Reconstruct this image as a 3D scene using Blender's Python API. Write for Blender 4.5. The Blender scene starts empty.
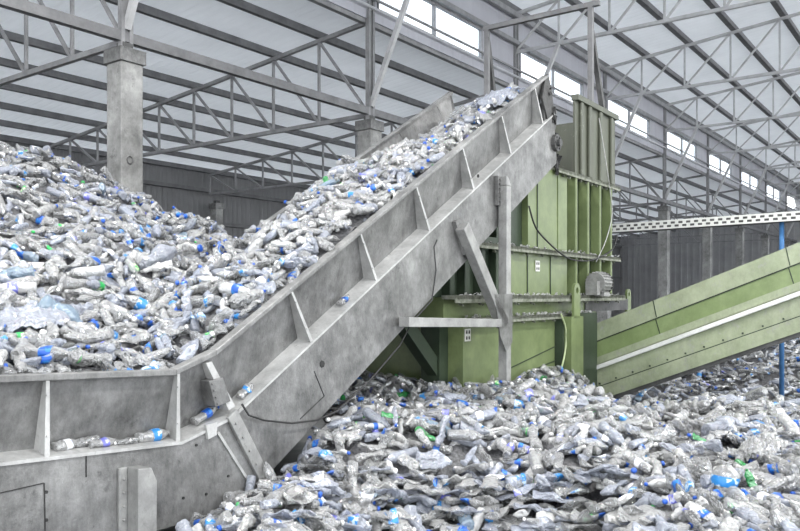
import bpy, math, random
import numpy as np
from mathutils import Vector

rnd = random.Random(7)
rng = np.random.default_rng(11)
SC = bpy.context.scene
COL = SC.collection
F, CX, HY, CZ = 774.0, 400.0, 295.0, 2.1      # lens in pixels of an 800 px frame, horizon row, eye height

# ------------------------------------------------------------------ materials
def new_mat(name):
    m = bpy.data.materials.new(name); m.use_nodes = True
    nt = m.node_tree; nt.nodes.clear()
    out = nt.nodes.new('ShaderNodeOutputMaterial')
    return m, nt, out

def N(nt, kind, **kw):
    n = nt.nodes.new(kind)
    for k, v in kw.items():
        if k in n.inputs: n.inputs[k].default_value = v
        else: setattr(n, k, v)
    return n

def L(nt, a, ao, b, bi): nt.links.new(a.outputs[ao], b.inputs[bi])

def rgb(c): return (c[0], c[1], c[2], 1.0)

def surf_mat(name, c1, c2, scale=4.0, rough=0.55, metal=0.0, bump=0.1, bscale=30.0, streak=None, dirt=None, dirt_amt=0.45, spec=0.5, grain=0.0):
    """two-tone mottled surface with fine bump; streak stretches the pattern; dirt adds speckled patches of a third colour"""
    m, nt, out = new_mat(name)
    tc = N(nt, 'ShaderNodeTexCoord')
    mp = N(nt, 'ShaderNodeMapping')
    if streak: mp.inputs['Scale'].default_value = streak
    L(nt, tc, 'Object', mp, 'Vector')
    n1 = N(nt, 'ShaderNodeTexNoise', Scale=scale, Detail=8.0, Roughness=0.68)
    L(nt, mp, 'Vector', n1, 'Vector')
    r1 = N(nt, 'ShaderNodeValToRGB')
    r1.color_ramp.elements[0].position = 0.33; r1.color_ramp.elements[0].color = rgb(c1)
    r1.color_ramp.elements[1].position = 0.68; r1.color_ramp.elements[1].color = rgb(c2)
    L(nt, n1, 'Fac', r1, 'Fac')
    col = r1
    if dirt:
        n2 = N(nt, 'ShaderNodeTexNoise', Scale=scale * 2.3, Detail=10.0, Roughness=0.8)
        L(nt, tc, 'Object', n2, 'Vector')
        r2 = N(nt, 'ShaderNodeValToRGB')
        r2.color_ramp.elements[0].position = 1 - dirt_amt; r2.color_ramp.elements[0].color = (0, 0, 0, 1)
        r2.color_ramp.elements[1].position = min(1.0, 1 - dirt_amt + 0.12); r2.color_ramp.elements[1].color = (1, 1, 1, 1)
        L(nt, n2, 'Fac', r2, 'Fac')
        mx = N(nt, 'ShaderNodeMixRGB'); mx.inputs[2].default_value = rgb(dirt)
        L(nt, r2, 'Color', mx, 0); L(nt, r1, 'Color', mx, 1)
        col = mx
    if grain:
        mg = N(nt, 'ShaderNodeMapping'); mg.inputs['Scale'].default_value = (1, 1, .45); L(nt, tc, 'Object', mg, 'Vector')
        n4 = N(nt, 'ShaderNodeTexNoise', Scale=16.0, Detail=10.0, Roughness=0.9); L(nt, mg, 'Vector', n4, 'Vector')
        n5 = N(nt, 'ShaderNodeTexNoise', Scale=2.2, Detail=4.0, Roughness=0.7); L(nt, tc, 'Object', n5, 'Vector')
        ad = N(nt, 'ShaderNodeMath', operation='ADD'); L(nt, n4, 'Fac', ad, 0); L(nt, n5, 'Fac', ad, 1)
        mr = N(nt, 'ShaderNodeMapRange'); L(nt, ad, 0, mr, 'Value')
        mr.inputs['From Min'].default_value = .72; mr.inputs['From Max'].default_value = 1.25
        mr.inputs['To Min'].default_value = 1 - grain; mr.inputs['To Max'].default_value = 1 + grain * .7
        hs = N(nt, 'ShaderNodeHueSaturation'); L(nt, col, 'Color', hs, 'Color'); L(nt, mr, 'Result', hs, 'Value')
        col = hs
    p = N(nt, 'ShaderNodeBsdfPrincipled', Roughness=rough, Metallic=metal)
    p.inputs['Specular IOR Level'].default_value = spec
    L(nt, col, 'Color', p, 'Base Color')
    n3 = N(nt, 'ShaderNodeTexNoise', Scale=bscale, Detail=4.0)
    L(nt, tc, 'Object', n3, 'Vector')
    b = N(nt, 'ShaderNodeBump', Strength=bump, Distance=0.02)
    L(nt, n3, 'Fac', b, 'Height'); L(nt, b, 'Normal', p, 'Normal')
    L(nt, p, 'BSDF', out, 'Surface')
    return m

MAT = {}
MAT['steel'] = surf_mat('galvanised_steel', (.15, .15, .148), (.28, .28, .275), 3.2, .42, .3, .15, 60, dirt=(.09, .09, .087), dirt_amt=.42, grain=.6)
MAT['steel_light'] = surf_mat('pale_lit_steel', (.38, .38, .375), (.58, .58, .57), 5, .45, .2, .08, 60, dirt=(.22, .22, .215), dirt_amt=.42, grain=.25)  # ribs and ledges: the light they catch is put into paler steel
MAT['steel_mid'] = surf_mat('leg_steel', (.25, .25, .245), (.42, .42, .41), 5, .45, .2, .08, 60, dirt=(.2, .2, .195), dirt_amt=.42, grain=.25)
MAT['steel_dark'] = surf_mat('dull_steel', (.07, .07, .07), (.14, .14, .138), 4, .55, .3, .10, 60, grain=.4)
MAT['steel_black'] = surf_mat('near_black_steel', (.025, .025, .025), (.10, .10, .098), 7, .6, .1, .3, 50)  # near-black mottled steel of the near end plate
MAT['rubber'] = surf_mat('black_rubber', (.012, .012, .012), (.05, .05, .05), 9, .8, 0, .5, 40)
MAT['truss'] = surf_mat('grey_painted_steel', (.20, .20, .205), (.33, .33, .335), 3, .45, .1, .03, 60)
MAT['truss_light'] = surf_mat('pale_painted_steel', (.42, .42, .425), (.58, .58, .585), 3, .45, .1, .03, 60)
MAT['beam'] = surf_mat('grey_beam_steel', (.13, .13, .135), (.22, .22, .225), 3, .5, .1, .03, 60)
MAT['purlin'] = surf_mat('grey_purlin_steel', (.10, .10, .105), (.17, .17, .175), 3, .5, .1, .03, 60)
MAT['concrete'] = surf_mat('mottled_concrete', (.17, .17, .165), (.42, .42, .41), 1.6, .85, 0, .25, 30, dirt=(.10, .10, .097), dirt_amt=.44, grain=.35)
MAT['floor'] = surf_mat('floor_concrete', (.16, .16, .155), (.27, .27, .265), 1.2, .8, 0, .2, 20, dirt=(.10, .10, .10))
MAT['green'] = surf_mat('olive_green_paint', (.135, .175, .075), (.20, .25, .115), 2.0, .38, 0, .04, 40, dirt=(.24, .27, .18), dirt_amt=.36, grain=.22)
MAT['green_dark'] = surf_mat('dark_shaded_green_paint', (.022, .036, .022), (.042, .062, .036), 3, .5, 0, .05, 40, dirt=(.07, .08, .06), dirt_amt=.34, grain=.3)  # shade under the conveyor and between ribs is put into this green
MAT['green_pale'] = surf_mat('dusty_pale_green_paint', (.28, .325, .205), (.38, .42, .29), 3, .42, 0, .06, 40, dirt=(.33, .34, .30), dirt_amt=.46, grain=.25)
MAT['green_mid'] = surf_mat('mid_green_paint', (.18, .245, .095), (.24, .31, .14), 2.5, .4, 0, .05, 40, dirt=(.28, .31, .22), dirt_amt=.38, grain=.2)
MAT['green_grey'] = surf_mat('weathered_green_grey_paint', (.075, .08, .06), (.13, .14, .105), 1.5, .5, 0, .06, 40, streak=(1, 1, .25), dirt=(.24, .25, .21), dirt_amt=.42)
MAT['grime'] = surf_mat('grimy_flange_steel', (.10, .115, .075), (.34, .35, .30), 14, .7, .1, .5, 60)
MAT['motor'] = surf_mat('grey_cast_housing', (.22, .22, .215), (.38, .38, .37), 12, .5, .2, .2, 60)
MAT['blue'] = surf_mat('blue_pipe_paint', (.05, .16, .38), (.09, .24, .50), 6, .4, 0, .05, 40)
MAT['white_lit_ledge'] = surf_mat('white_tray_and_lit_ledge', (.66, .67, .65), (.82, .82, .80), 8, .5, 0, .05, 40, dirt=(.4, .4, .38), dirt_amt=.38)  # tray white; on the chute it paints in a ledge that catches light
MAT['cable'] = surf_mat('black_cable_sheath', (.015, .015, .015), (.03, .03, .03), 10, .5)
MAT['wire'] = surf_mat('yellow_green_wire', (.40, .48, .25), (.55, .62, .38), 10, .5)
MAT['sign'] = surf_mat('sign_white', (.70, .70, .66), (.82, .82, .78), 6, .5)
MAT['ink'] = surf_mat('sign_ink', (.03, .03, .03), (.06, .06, .06), 6, .6)

def corrugated(name, c1, c2, axis, freq, rough, bump, metal=0.0, trans=0.0):
    """sheet metal whose ribs run along the in-plane axis; object coordinates are metres"""
    m, nt, out = new_mat(name)
    tc = N(nt, 'ShaderNodeTexCoord')
    sx = N(nt, 'ShaderNodeSeparateXYZ'); L(nt, tc, 'Object', sx, 'Vector')
    ml = N(nt, 'ShaderNodeMath', operation='MULTIPLY'); ml.inputs[1].default_value = freq * 2 * math.pi
    L(nt, sx, axis, ml, 0)
    sn = N(nt, 'ShaderNodeMath', operation='SINE'); L(nt, ml, 0, sn, 0)
    pw = N(nt, 'ShaderNodeMapRange'); L(nt, sn, 0, pw, 'Value')
    pw.inputs['From Min'].default_value = 0.2; pw.inputs['From Max'].default_value = 0.7
    n1 = N(nt, 'ShaderNodeTexNoise', Scale=.8, Detail=6.0, Roughness=.6); L(nt, tc, 'Object', n1, 'Vector')
    r1 = N(nt, 'ShaderNodeValToRGB')
    r1.color_ramp.elements[0].position = .3; r1.color_ramp.elements[0].color = rgb(c1)
    r1.color_ramp.elements[1].position = .7; r1.color_ramp.elements[1].color = rgb(c2)
    L(nt, n1, 'Fac', r1, 'Fac')
    p = N(nt, 'ShaderNodeBsdfPrincipled', Roughness=rough, Metallic=metal)
    L(nt, r1, 'Color', p, 'Base Color')
    b = N(nt, 'ShaderNodeBump', Strength=bump, Distance=.03); L(nt, pw, 'Result', b, 'Height'); L(nt, b, 'Normal', p, 'Normal')
    if trans:
        tl = N(nt, 'ShaderNodeBsdfTranslucent'); tl.inputs['Color'].default_value = (.93, .95, .97, 1)
        ms = N(nt, 'ShaderNodeMixShader'); ms.inputs[0].default_value = trans
        L(nt, p, 'BSDF', ms, 1); L(nt, tl, 'BSDF', ms, 2); L(nt, ms, 'Shader', out, 'Surface'); return m
    L(nt, p, 'BSDF', out, 'Surface')
    return m
MAT['roof'] = corrugated('white_roof_sheet', (.66, .665, .68), (.80, .805, .82), 'X', 3.5, .28, .55, .1, trans=.34)  # translucency added so sky light brightens the roof and the heaps
MAT['clad'] = corrugated('grey_wall_cladding', (.15, .15, .155), (.20, .20, .205), 'X', 4.0, .5, .6)
MAT['clad_end'] = corrugated('grey_end_cladding', (.26, .26, .265), (.36, .36, .365), 'Y', 2.0, .5, .9)
MAT['clad_white'] = corrugated('pale_wall_cladding', (.42, .42, .46), (.52, .52, .56), 'X', 1.0, .45, .35)

def pet_mat(name, tint, clear=.38, rough=.08, edge=.5):
    """thin crinkled plastic: see-through face on, whiter at grazing angles, glossy creases"""
    m, nt, out = new_mat(name)
    tc = N(nt, 'ShaderNodeTexCoord')
    v = N(nt, 'ShaderNodeTexNoise', Scale=17.0, Detail=1.6, Roughness=.45, Distortion=1.4); L(nt, tc, 'Object', v, 'Vector')
    b = N(nt, 'ShaderNodeBump', Strength=1.0, Distance=.022); L(nt, v, 'Fac', b, 'Height')
    n1 = N(nt, 'ShaderNodeTexNoise', Scale=60.0, Detail=3.0); L(nt, tc, 'Object', n1, 'Vector')
    b2 = N(nt, 'ShaderNodeBump', Strength=.15, Distance=.006); L(nt, n1, 'Fac', b2, 'Height'); L(nt, b, 'Normal', b2, 'Normal')
    p = N(nt, 'ShaderNodeBsdfPrincipled', Roughness=.35); p.inputs['Base Color'].default_value = rgb(tint)
    p.inputs['Specular IOR Level'].default_value = .3
    L(nt, b2, 'Normal', p, 'Normal')
    tr = N(nt, 'ShaderNodeBsdfTranslucent'); tr.inputs['Color'].default_value = rgb(tint); L(nt, b2, 'Normal', tr, 'Normal')
    m1 = N(nt, 'ShaderNodeMixShader'); m1.inputs[0].default_value = .4
    L(nt, p, 'BSDF', m1, 1); L(nt, tr, 'BSDF', m1, 2)
    tp = N(nt, 'ShaderNodeBsdfTransparent'); tp.inputs['Color'].default_value = (.97 * min(1, tint[0] * 1.1), .97 * min(1, tint[1] * 1.1), .97 * min(1, tint[2] * 1.1), 1)
    lw = N(nt, 'ShaderNodeLayerWeight', Blend=.4); L(nt, b2, 'Normal', lw, 'Normal')
    mr = N(nt, 'ShaderNodeMapRange'); L(nt, lw, 'Facing', mr, 'Value')
    mr.inputs['To Min'].default_value = 1 - clear; mr.inputs['To Max'].default_value = min(1.0, 1 - clear + edge)
    m2 = N(nt, 'ShaderNodeMixShader')
    L(nt, mr, 'Result', m2, 0); L(nt, tp, 'BSDF', m2, 1); L(nt, m1, 'Shader', m2, 2)
    gl = N(nt, 'ShaderNodeBsdfGlossy', Roughness=rough); L(nt, b2, 'Normal', gl, 'Normal'); gl.inputs['Color'].default_value = (1, 1, 1, 1)
    fr = N(nt, 'ShaderNodeFresnel', IOR=2.15); L(nt, b2, 'Normal', fr, 'Normal')
    m3 = N(nt, 'ShaderNodeMixShader'); L(nt, fr, 'Fac', m3, 0); L(nt, m2, 'Shader', m3, 1); L(nt, gl, 'BSDF', m3, 2)
    L(nt, m3, 'Shader', out, 'Surface')
    return m
TINTS = ['clear', 'bluish', 'cloudy', 'greyish']
MAT['clear'] = pet_mat('clear_plastic', (.97, .975, .97), .74)
MAT['bluish'] = pet_mat('bluish_plastic', (.80, .85, .99), .66)
MAT['cloudy'] = pet_mat('cloudy_plastic', (.97, .97, .96), .34, .10, .3)
MAT['greyish'] = pet_mat('greyish_plastic', (.86, .87, .87), .80)
MAT['green_pet'] = pet_mat('green_plastic', (.04, .42, .10), .15, .12, .2)
MAT['blue_pet'] = pet_mat('blue_plastic', (.42, .58, .74), .45, .08, .3)

def label_mat(name, c1, c2, scale=22):
    m, nt, out = new_mat(name)
    tc = N(nt, 'ShaderNodeTexCoord')
    n = N(nt, 'ShaderNodeTexNoise', Scale=scale, Detail=2.0); L(nt, tc, 'Object', n, 'Vector')
    r = N(nt, 'ShaderNodeValToRGB'); r.color_ramp.interpolation = 'CONSTANT'
    r.color_ramp.elements[0].color = rgb(c1); r.color_ramp.elements[1].position = .56; r.color_ramp.elements[1].color = rgb(c2)
    L(nt, n, 'Fac', r, 'Fac')
    p = N(nt, 'ShaderNodeBsdfPrincipled', Roughness=.35); L(nt, r, 'Color', p, 'Base Color')
    L(nt, p, 'BSDF', out, 'Surface')
    return m
LABELS = ['blue', 'light blue', 'white', 'green', 'violet']
MAT['label_blue'] = label_mat('blue_label_print', (.012, .09, .42), (.03, .20, .58))
MAT['label_light blue'] = label_mat('light_blue_label_print', (.03, .22, .55), (.50, .64, .78))
MAT['label_white'] = label_mat('white_label_print', (.85, .86, .88), (.55, .60, .80))
MAT['label_green'] = label_mat('green_label_print', (.03, .40, .10), (.60, .75, .45))
MAT['label_violet'] = label_mat('violet_label_print', (.16, .17, .55), (.50, .52, .82))
CAPS = ['blue', 'white', 'green']
MAT['cap_blue'] = surf_mat('blue_cap_plastic', (.015, .08, .42), (.02, .11, .50), 5, .35)
MAT['cap_white'] = surf_mat('white_cap_plastic', (.80, .80, .80), (.86, .86, .86), 5, .35)
MAT['cap_green'] = surf_mat('green_cap_plastic', (.02, .36, .08), (.03, .42, .10), 5, .35)
MAT['core'] = surf_mat('dark_gap_core', (.02, .02, .021), (.16, .162, .17), 40, .5, 0, 1.0, 26)  # near-black sheet under the bottles; shadowed gaps are put into its colour

m, nt, out = new_mat('window_glass')
g = N(nt, 'ShaderNodeBsdfGlossy', Roughness=.05); tp = N(nt, 'ShaderNodeBsdfTransparent'); tp.inputs['Color'].default_value = (.92, .95, .98, 1)
mx = N(nt, 'ShaderNodeMixShader'); mx.inputs[0].default_value = .08
L(nt, tp, 'BSDF', mx, 1); L(nt, g, 'BSDF', mx, 2); L(nt, mx, 'Shader', out, 'Surface')
MAT['glass'] = m

# ------------------------------------------------------------------ mesh building
class MB:
    def __init__(self): self.v = []; self.f = []; self.mi = []
    def add(self, vs, fs, mi=0):
        n = len(self.v); self.v += [tuple(v) for v in vs]
        for f in fs: self.f.append([i + n for i in f]); self.mi.append(mi)
    def hexa(self, c, mi=0):
        """8 corners: bottom loop 0-3, top loop 4-7"""
        self.add(c, [(3, 2, 1, 0), (4, 5, 6, 7), (0, 1, 5, 4), (1, 2, 6, 5), (2, 3, 7, 6), (3, 0, 4, 7)], mi)
    def box(self, fr, a0, a1, b0, b1, c0, c1, mi=0):
        self.hexa([fr(a0, b0, c0), fr(a1, b0, c0), fr(a1, b1, c0), fr(a0, b1, c0), fr(a0, b0, c1), fr(a1, b0, c1), fr(a1, b1, c1), fr(a0, b1, c1)], mi)
    def bar(self, p, q, w, h, up=(0, 0, 1), mi=0):
        p = Vector(p); q = Vector(q); d = (q - p)
        if d.length < 1e-6: return
        d.normalize(); u = Vector(up)
        if abs(d.dot(u)) > .98: u = Vector((P_H[0], P_H[1], 0))
        s = d.cross(u).normalized(); t = s.cross(d).normalized()
        s *= w / 2; t *= h / 2
        self.hexa([p - s - t, p + s - t, p + s + t, p - s + t, q - s - t, q + s - t, q + s + t, q - s + t], mi)
    def tube(self, pts, r, n=8, mi=0, cap=True):
        pts = [Vector(p) for p in pts]; rings = []; ref = None
        rr = r if isinstance(r, (list, tuple)) else [r] * len(pts)
        for i, p in enumerate(pts):
            d = (pts[min(i + 1, len(pts) - 1)] - pts[max(i - 1, 0)]).normalized()
            if ref is None:
                ref = Vector((0, 0, 1)) if abs(d.z) < .9 else Vector((1, 0, 0))
            s = d.cross(ref).normalized(); t = s.cross(d).normalized(); ref = t
            rings.append([p + (s * math.cos(2 * math.pi * k / n) + t * math.sin(2 * math.pi * k / n)) * rr[i] for k in range(n)])
        vs = [v for r_ in rings for v in r_]
        fs = [(i * n + k, i * n + (k + 1) % n, (i + 1) * n + (k + 1) % n, (i + 1) * n + k) for i in range(len(pts) - 1) for k in range(n)]
        if cap: fs += [tuple(range(n))[::-1], tuple((len(pts) - 1) * n + k for k in range(n))]
        self.add(vs, fs, mi)
    def prism(self, fr, poly, t0, t1, mi=0):
        """poly of (a, c); extruded along b from t0 to t1 in frame fr"""
        n = len(poly)
        vs = [fr(a, t0, c) for a, c in poly] + [fr(a, t1, c) for a, c in poly]
        fs = [tuple(range(n)), tuple(range(n, 2 * n))[::-1]] + [(i, (i + 1) % n, (i + 1) % n + n, i + n) for i in range(n)]
        self.add(vs, fs, mi)
    def disc(self, fr, a, c, r, b0, b1, n=8, mi=0):
        self.prism(fr, [(a + r * math.cos(2 * math.pi * k / n), c + r * math.sin(2 * math.pi * k / n)) for k in range(n)], b0, b1, mi)
    def build(self, name, mats, parent=None, smooth=False, bevel=0):
        if not isinstance(mats, (list, tuple)): mats = [mats]
        vs = np.array([tuple(v) for v in self.v], dtype=float)
        base = Vector((0, 0, 0))
        if parent is None:
            lo = vs.min(0); hi = vs.max(0); base = Vector(((lo[0] + hi[0]) / 2, (lo[1] + hi[1]) / 2, lo[2]))
            vs = vs - np.array(base)
        else:
            vs = vs - np.array(wloc(parent))
        me = bpy.data.meshes.new(name)
        me.from_pydata([tuple(v) for v in vs], [], self.f)
        for k in mats: me.materials.append(MAT[k])
        me.polygons.foreach_set('material_index', self.mi)
        if smooth: me.polygons.foreach_set('use_smooth', [True] * len(me.polygons))
        me.validate(); me.update()
        import bmesh
        bm = bmesh.new(); bm.from_mesh(me); bmesh.ops.recalc_face_normals(bm, faces=bm.faces); bm.to_mesh(me); bm.free()
        o = bpy.data.objects.new(name, me); COL.objects.link(o)
        o.location = base if parent is None else (0, 0, 0)
        if parent is not None: o.parent = parent
        if bevel:
            b = o.modifiers.new('bevel', 'BEVEL'); b.width = bevel; b.segments = 2; b.limit_method = 'ANGLE'
        return o

def wloc(o):
    l = Vector(o.location)
    while o.parent is not None:
        o = o.parent; l += Vector(o.location)
    return l

def tag(o, label=None, cat=None, group=None, kind=None):
    if label: o['label'] = label
    if cat: o['category'] = cat
    if group: o['group'] = group
    if kind: o['kind'] = kind
    return o

def empty(name, loc, label, cat, group=None, kind=None):
    o = bpy.data.objects.new(name, None); COL.objects.link(o); o.location = loc; o.empty_display_size = .2
    return tag(o, label, cat, group, kind)

# ------------------------------------------------------------------ frames
def unit(x, y):
    l = math.hypot(x, y); return (x / l, y / l)
P_H = unit(.595, .804); Q_H = (-P_H[1], P_H[0])
def H(p, q, z): return (P_H[0] * p + Q_H[0] * q, P_H[1] * p + Q_H[1] * q, z)          # hall frame: p along the hall, q across it
P_M = unit(.503, .705); Q_M = (-P_M[1], P_M[0])
MO = (-.7094, 6.24)
def M(s, w, z): return (MO[0] + P_M[0] * s + Q_M[0] * w, MO[1] + P_M[1] * s + Q_M[1] * w, z)   # machine frame
def M_inv(x, y):
    dx = x - MO[0]; dy = y - MO[1]
    return dx * P_M[0] + dy * P_M[1], dx * Q_M[0] + dy * Q_M[1]
def on_plane(px, py, w):
    """point of the sight line through a photo pixel on the machine's vertical plane w"""
    r = (px - CX) / F
    X0 = MO[0] + Q_M[0] * w; Y0 = MO[1] + Q_M[1] * w
    s = (r * Y0 - X0) / (P_M[0] - r * P_M[1]); Y = Y0 + P_M[1] * s
    return s, CZ + (HY - py) / F * Y
def S(px, w): return on_plane(px, 0, w)[0]
def Z(px, py, w): return on_plane(px, py, w)[1]

# ------------------------------------------------------------------ hall
R0 = 10.91
PK = [.45 - 6.9, .45, 7.34, 13.59, 20.48, 27.37, 34.26, 41.15, 48.04, 54.93, 61.82]
PMIN, PMAX = -14.0, 66.0
UB = 13.77                                         # low roof span
def low_top(u): return 8.25 - .0965 * u            # top chord of the low trusses
def low_bot(u): return 6.15
def high_top(u): return 10.42 + .099 * u if u <= 12 else 10.42 + .099 * (24 - u)
HB = 9.29

def hall_obj(mb_or, name, mats, **kw):
    """structure sheets keep hall-aligned object axes so the ribs follow the building"""
    return mb_or.build(name, mats, **kw)

def sheet(name, pts_local, faces, mat, kind='structure', thick=0.06):
    """mesh with local x along the hall; rotated object"""
    me = bpy.data.meshes.new(name); me.from_pydata(pts_local, [], faces); me.materials.append(MAT[mat]); me.update()
    o = bpy.data.objects.new(name, me); COL.objects.link(o)
    o.rotation_euler = (0, 0, math.atan2(P_H[1], P_H[0]))
    so = o.modifiers.new('thickness', 'SOLIDIFY'); so.thickness = thick; so.offset = 0
    o['kind'] = kind
    return o
def quad(name, a, b, c, d, mat, **kw): return sheet(name, [a, b, c, d], [(0, 1, 2, 3)], mat, **kw)

mb = MB(); mb.box(H, PMIN, PMAX, R0 - 26, R0 + UB + .3, -.2, 0); tag(mb.build('floor', 'floor'), kind='structure')
quad('ceiling', (PMIN, R0 - .1, low_top(0) + .30), (PMAX, R0 - .1, low_top(0) + .30), (PMAX, R0 + UB + .4, low_top(UB) + .26), (PMIN, R0 + UB + .4, low_top(UB) + .26), 'roof')
sheet('ceiling', [(PMIN, R0 + .6, high_top(0) + .2), (PMAX, R0 + .6, high_top(0) + .2), (PMAX, R0 - 12, high_top(12) + .27), (PMIN, R0 - 12, high_top(12) + .27),
                  (PMAX, R0 - 24.5, high_top(24) + .2), (PMIN, R0 - 24.5, high_top(24) + .2)], [(0, 1, 2, 3), (3, 2, 4, 5)], 'roof')
quad('wall_back', (PMIN, R0 + UB + .25, 0), (PMAX, R0 + UB + .25, 0), (PMAX, R0 + UB + .25, 7.1), (PMIN, R0 + UB + .25, 7.1), 'clad', thick=.12)
sheet('wall_end', [(PMAX, R0 + UB + .3, 0), (PMAX, R0 - 24.5, 0), (PMAX, R0 - 24.5, 10.8), (PMAX, R0 - 12, 12.0), (PMAX, R0 + .5, 10.8), (PMAX, R0, 8.80), (PMAX, R0 + UB + .3, 7.5)],
      [(0, 1, 2, 3, 4, 5, 6)], 'clad_end', thick=.12)
# clerestory wall: strip under the glass, piers between the windows, band above the glass
GB, GT = 8.60, 9.44
quad('wall_clerestory', (PMIN, R0 + .05, GT), (PMAX, R0 + .05, GT), (PMAX, R0 + .05, 10.62), (PMIN, R0 + .05, 10.62), 'clad_white', thick=.10)
quad('wall_sill', (PMIN, R0 + .05, 8.30), (PMAX, R0 + .05, 8.30), (PMAX, R0 + .05, GB), (PMIN, R0 + .05, GB), 'clad_white', thick=.10)
wins = []
for k in range(len(PK) - 1):
    a = PK[k] + .30; b = PK[k] + .715 * (PK[k + 1] - PK[k]); nxt = PK[k + 1] + .30
    wins.append((a, b))
    quad('wall_pier', (b, R0 + .05, GB), (nxt, R0 + .05, GB), (nxt, R0 + .05, GT), (b, R0 + .05, GT), 'clad_white', thick=.10)
for i, (a, b) in enumerate(wins):
    f = MB(); n = 2
    for zz in (GB, GT): f.box(H, a, b, R0 - .03, R0 + .07, zz - .03, zz + .03)
    for j in range(n + 1): x = a + (b - a) * j / n; f.box(H, x - .025, x + .025, R0 - .03, R0 + .07, GB, GT)
    fo = f.build('window_%d' % (i + 1), 'truss'); fo['kind'] = 'structure'
    g = MB(); g.box(H, a + .02, b - .02, R0 + .015, R0 + .03, GB + .02, GT - .02); g.build('pane', 'glass', fo)

# purlins
ORD = ['first', 'second', 'third', 'fourth', 'fifth', 'sixth', 'seventh', 'eighth', 'ninth', 'tenth', 'eleventh', 'twelfth', 'thirteenth', 'fourteenth', 'fifteenth', 'sixteenth'] + ['%dth' % i for i in range(17, 60)]
for j in range(10):
    u = min(1.53 * j + (.12 if j == 0 else 0), UB - .1); z = low_top(u) + .05
    mb = MB(); mb.box(H, PMIN, PMAX, R0 + u - .06, R0 + u + .06, z, z + .17)
    tag(mb.build('roof_purlin', 'purlin'), 'long grey steel purlin under the low roof, %s out from the window strip' % ORD[j], 'purlin', 'purlins of the low roof')
for j in range(11):
    u = 1.5 * j; z = high_top(u) + .05
    mb = MB(); mb.box(H, PMIN, PMAX, R0 - u - .085, R0 - u + .085, z, z + .16)
    tag(mb.build('roof_purlin', 'purlin'), 'long grey steel purlin under the high roof, %s in from the window strip' % ORD[j], 'purlin', 'purlins of the high roof')
# girts on the back wall
for j, z in enumerate((6.3, 5.0, 3.6)):
    mb = MB(); mb.box(H, PMIN, PMAX, R0 + UB - .02, R0 + UB + .18, z - .07, z + .07)
    tag(mb.build('wall_girt', 'purlin'), 'horizontal steel rail along the dark back wall, %s' % ['topmost', 'middle of three', 'lowest of three'][j], 'wall rail', 'rails on the back wall')
# beams running along the column row
for nm, u, z, w, h, lab in (('eaves_beam', 0.0, 6.22, .13, .16, 'long steel beam joining the tops of the concrete columns'),
                            ('eaves_beam', .10, 8.28, .12, .16, 'long steel beam under the strip of windows'),
                            ('eaves_beam', -.12, 9.52, .10, .12, 'long steel beam over the strip of windows'),
                            ('eaves_beam', -.15, 8.72, .05, .05, 'thin steel tie rail crossing the lower edge of the windows'),
                            ('eaves_beam', -.16, 10.30, .10, .16, 'long steel beam at the high roof edge above the windows')):
    mb = MB(); mb.box(H, PMIN, PMAX, R0 + u - w / 2, R0 + u + w / 2, z - h / 2, z + h / 2)
    tag(mb.build(nm, 'beam' if z < 7 else 'truss'), lab, 'beam')

def low_truss(k, p):
    names = 'low roof truss'
    root = empty('roof_truss', H(p, R0 + UB / 2, low_bot(0)), 'grey steel low roof truss, %s' % truss_where(k, 'low'), 'roof truss', 'trusses of the low roof')
    t = .09
    mb = MB(); mb.bar(H(p, R0, low_top(0)), H(p, R0 + UB, low_top(UB)), t, t); mb.build('top_chord', 'truss', root)
    mb = MB(); mb.bar(H(p, R0 + .05, low_bot(0)), H(p, R0 + UB, low_bot(0)), t, t); mb.build('bottom_chord', 'truss', root)
    for j in range(1, 10):
        u = 1.53 * j
        mb = MB(); mb.bar(H(p, R0 + u, low_bot(u)), H(p, R0 + u, low_top(u)), .055, .055); mb.build('vertical_strut', 'truss', root)
    for j in range(0, 9):
        u = 1.53 * j
        mb = MB(); mb.bar(H(p, R0 + u, low_bot(u)), H(p, R0 + u + 1.53, low_top(u + 1.53)), .055, .055); mb.build('diagonal_strut', 'truss', root)
def high_truss(k, p):
    root = empty('roof_truss', H(p, R0 - 8, HB), 'grey steel high roof truss, %s' % truss_where(k, 'high'), 'roof truss', 'trusses of the high roof')
    t = .09; ue = 16.5
    mb = MB(); mb.bar(H(p, R0, high_top(0)), H(p, R0 - 12, high_top(12)), t, t); mb.bar(H(p, R0 - 12, high_top(12)), H(p, R0 - 24, high_top(24)), t, t); mb.build('top_chord', 'truss_light', root)
    mb = MB(); mb.bar(H(p, R0 - .05, HB), H(p, R0 - 24, HB), t, t); mb.build('bottom_chord', 'truss_light', root)
    u0 = 1.40
    nodes = [u0 + 1.5 * j for j in range(11)]
    for j, u in enumerate(nodes):
        mb = MB(); mb.bar(H(p, R0 - u, HB), H(p, R0 - u, high_top(u)), .055, .055); mb.build('vertical_strut', 'truss_light', root)
        a = u - 1.5 if j else 0.0
        mb = MB(); mb.bar(H(p, R0 - a, HB), H(p, R0 - u, high_top(u)), .055, .055); mb.build('diagonal_strut', 'truss_light', root)
    mb = MB(); mb.bar(H(p, R0 - .05, 6.35), H(p, R0 - u0, HB), .10, .10); mb.build('raking_strut', 'truss_light', root)
def truss_where(k, kind):
    i = k - 2
    if i < 0: return 'the nearest one, %s column spacing before the nearest concrete column' % ('one' if i == -1 else 'two')
    if i == 0: return 'over the nearest concrete column'
    return 'over the %s concrete column of the row' % ORD[i]
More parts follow.
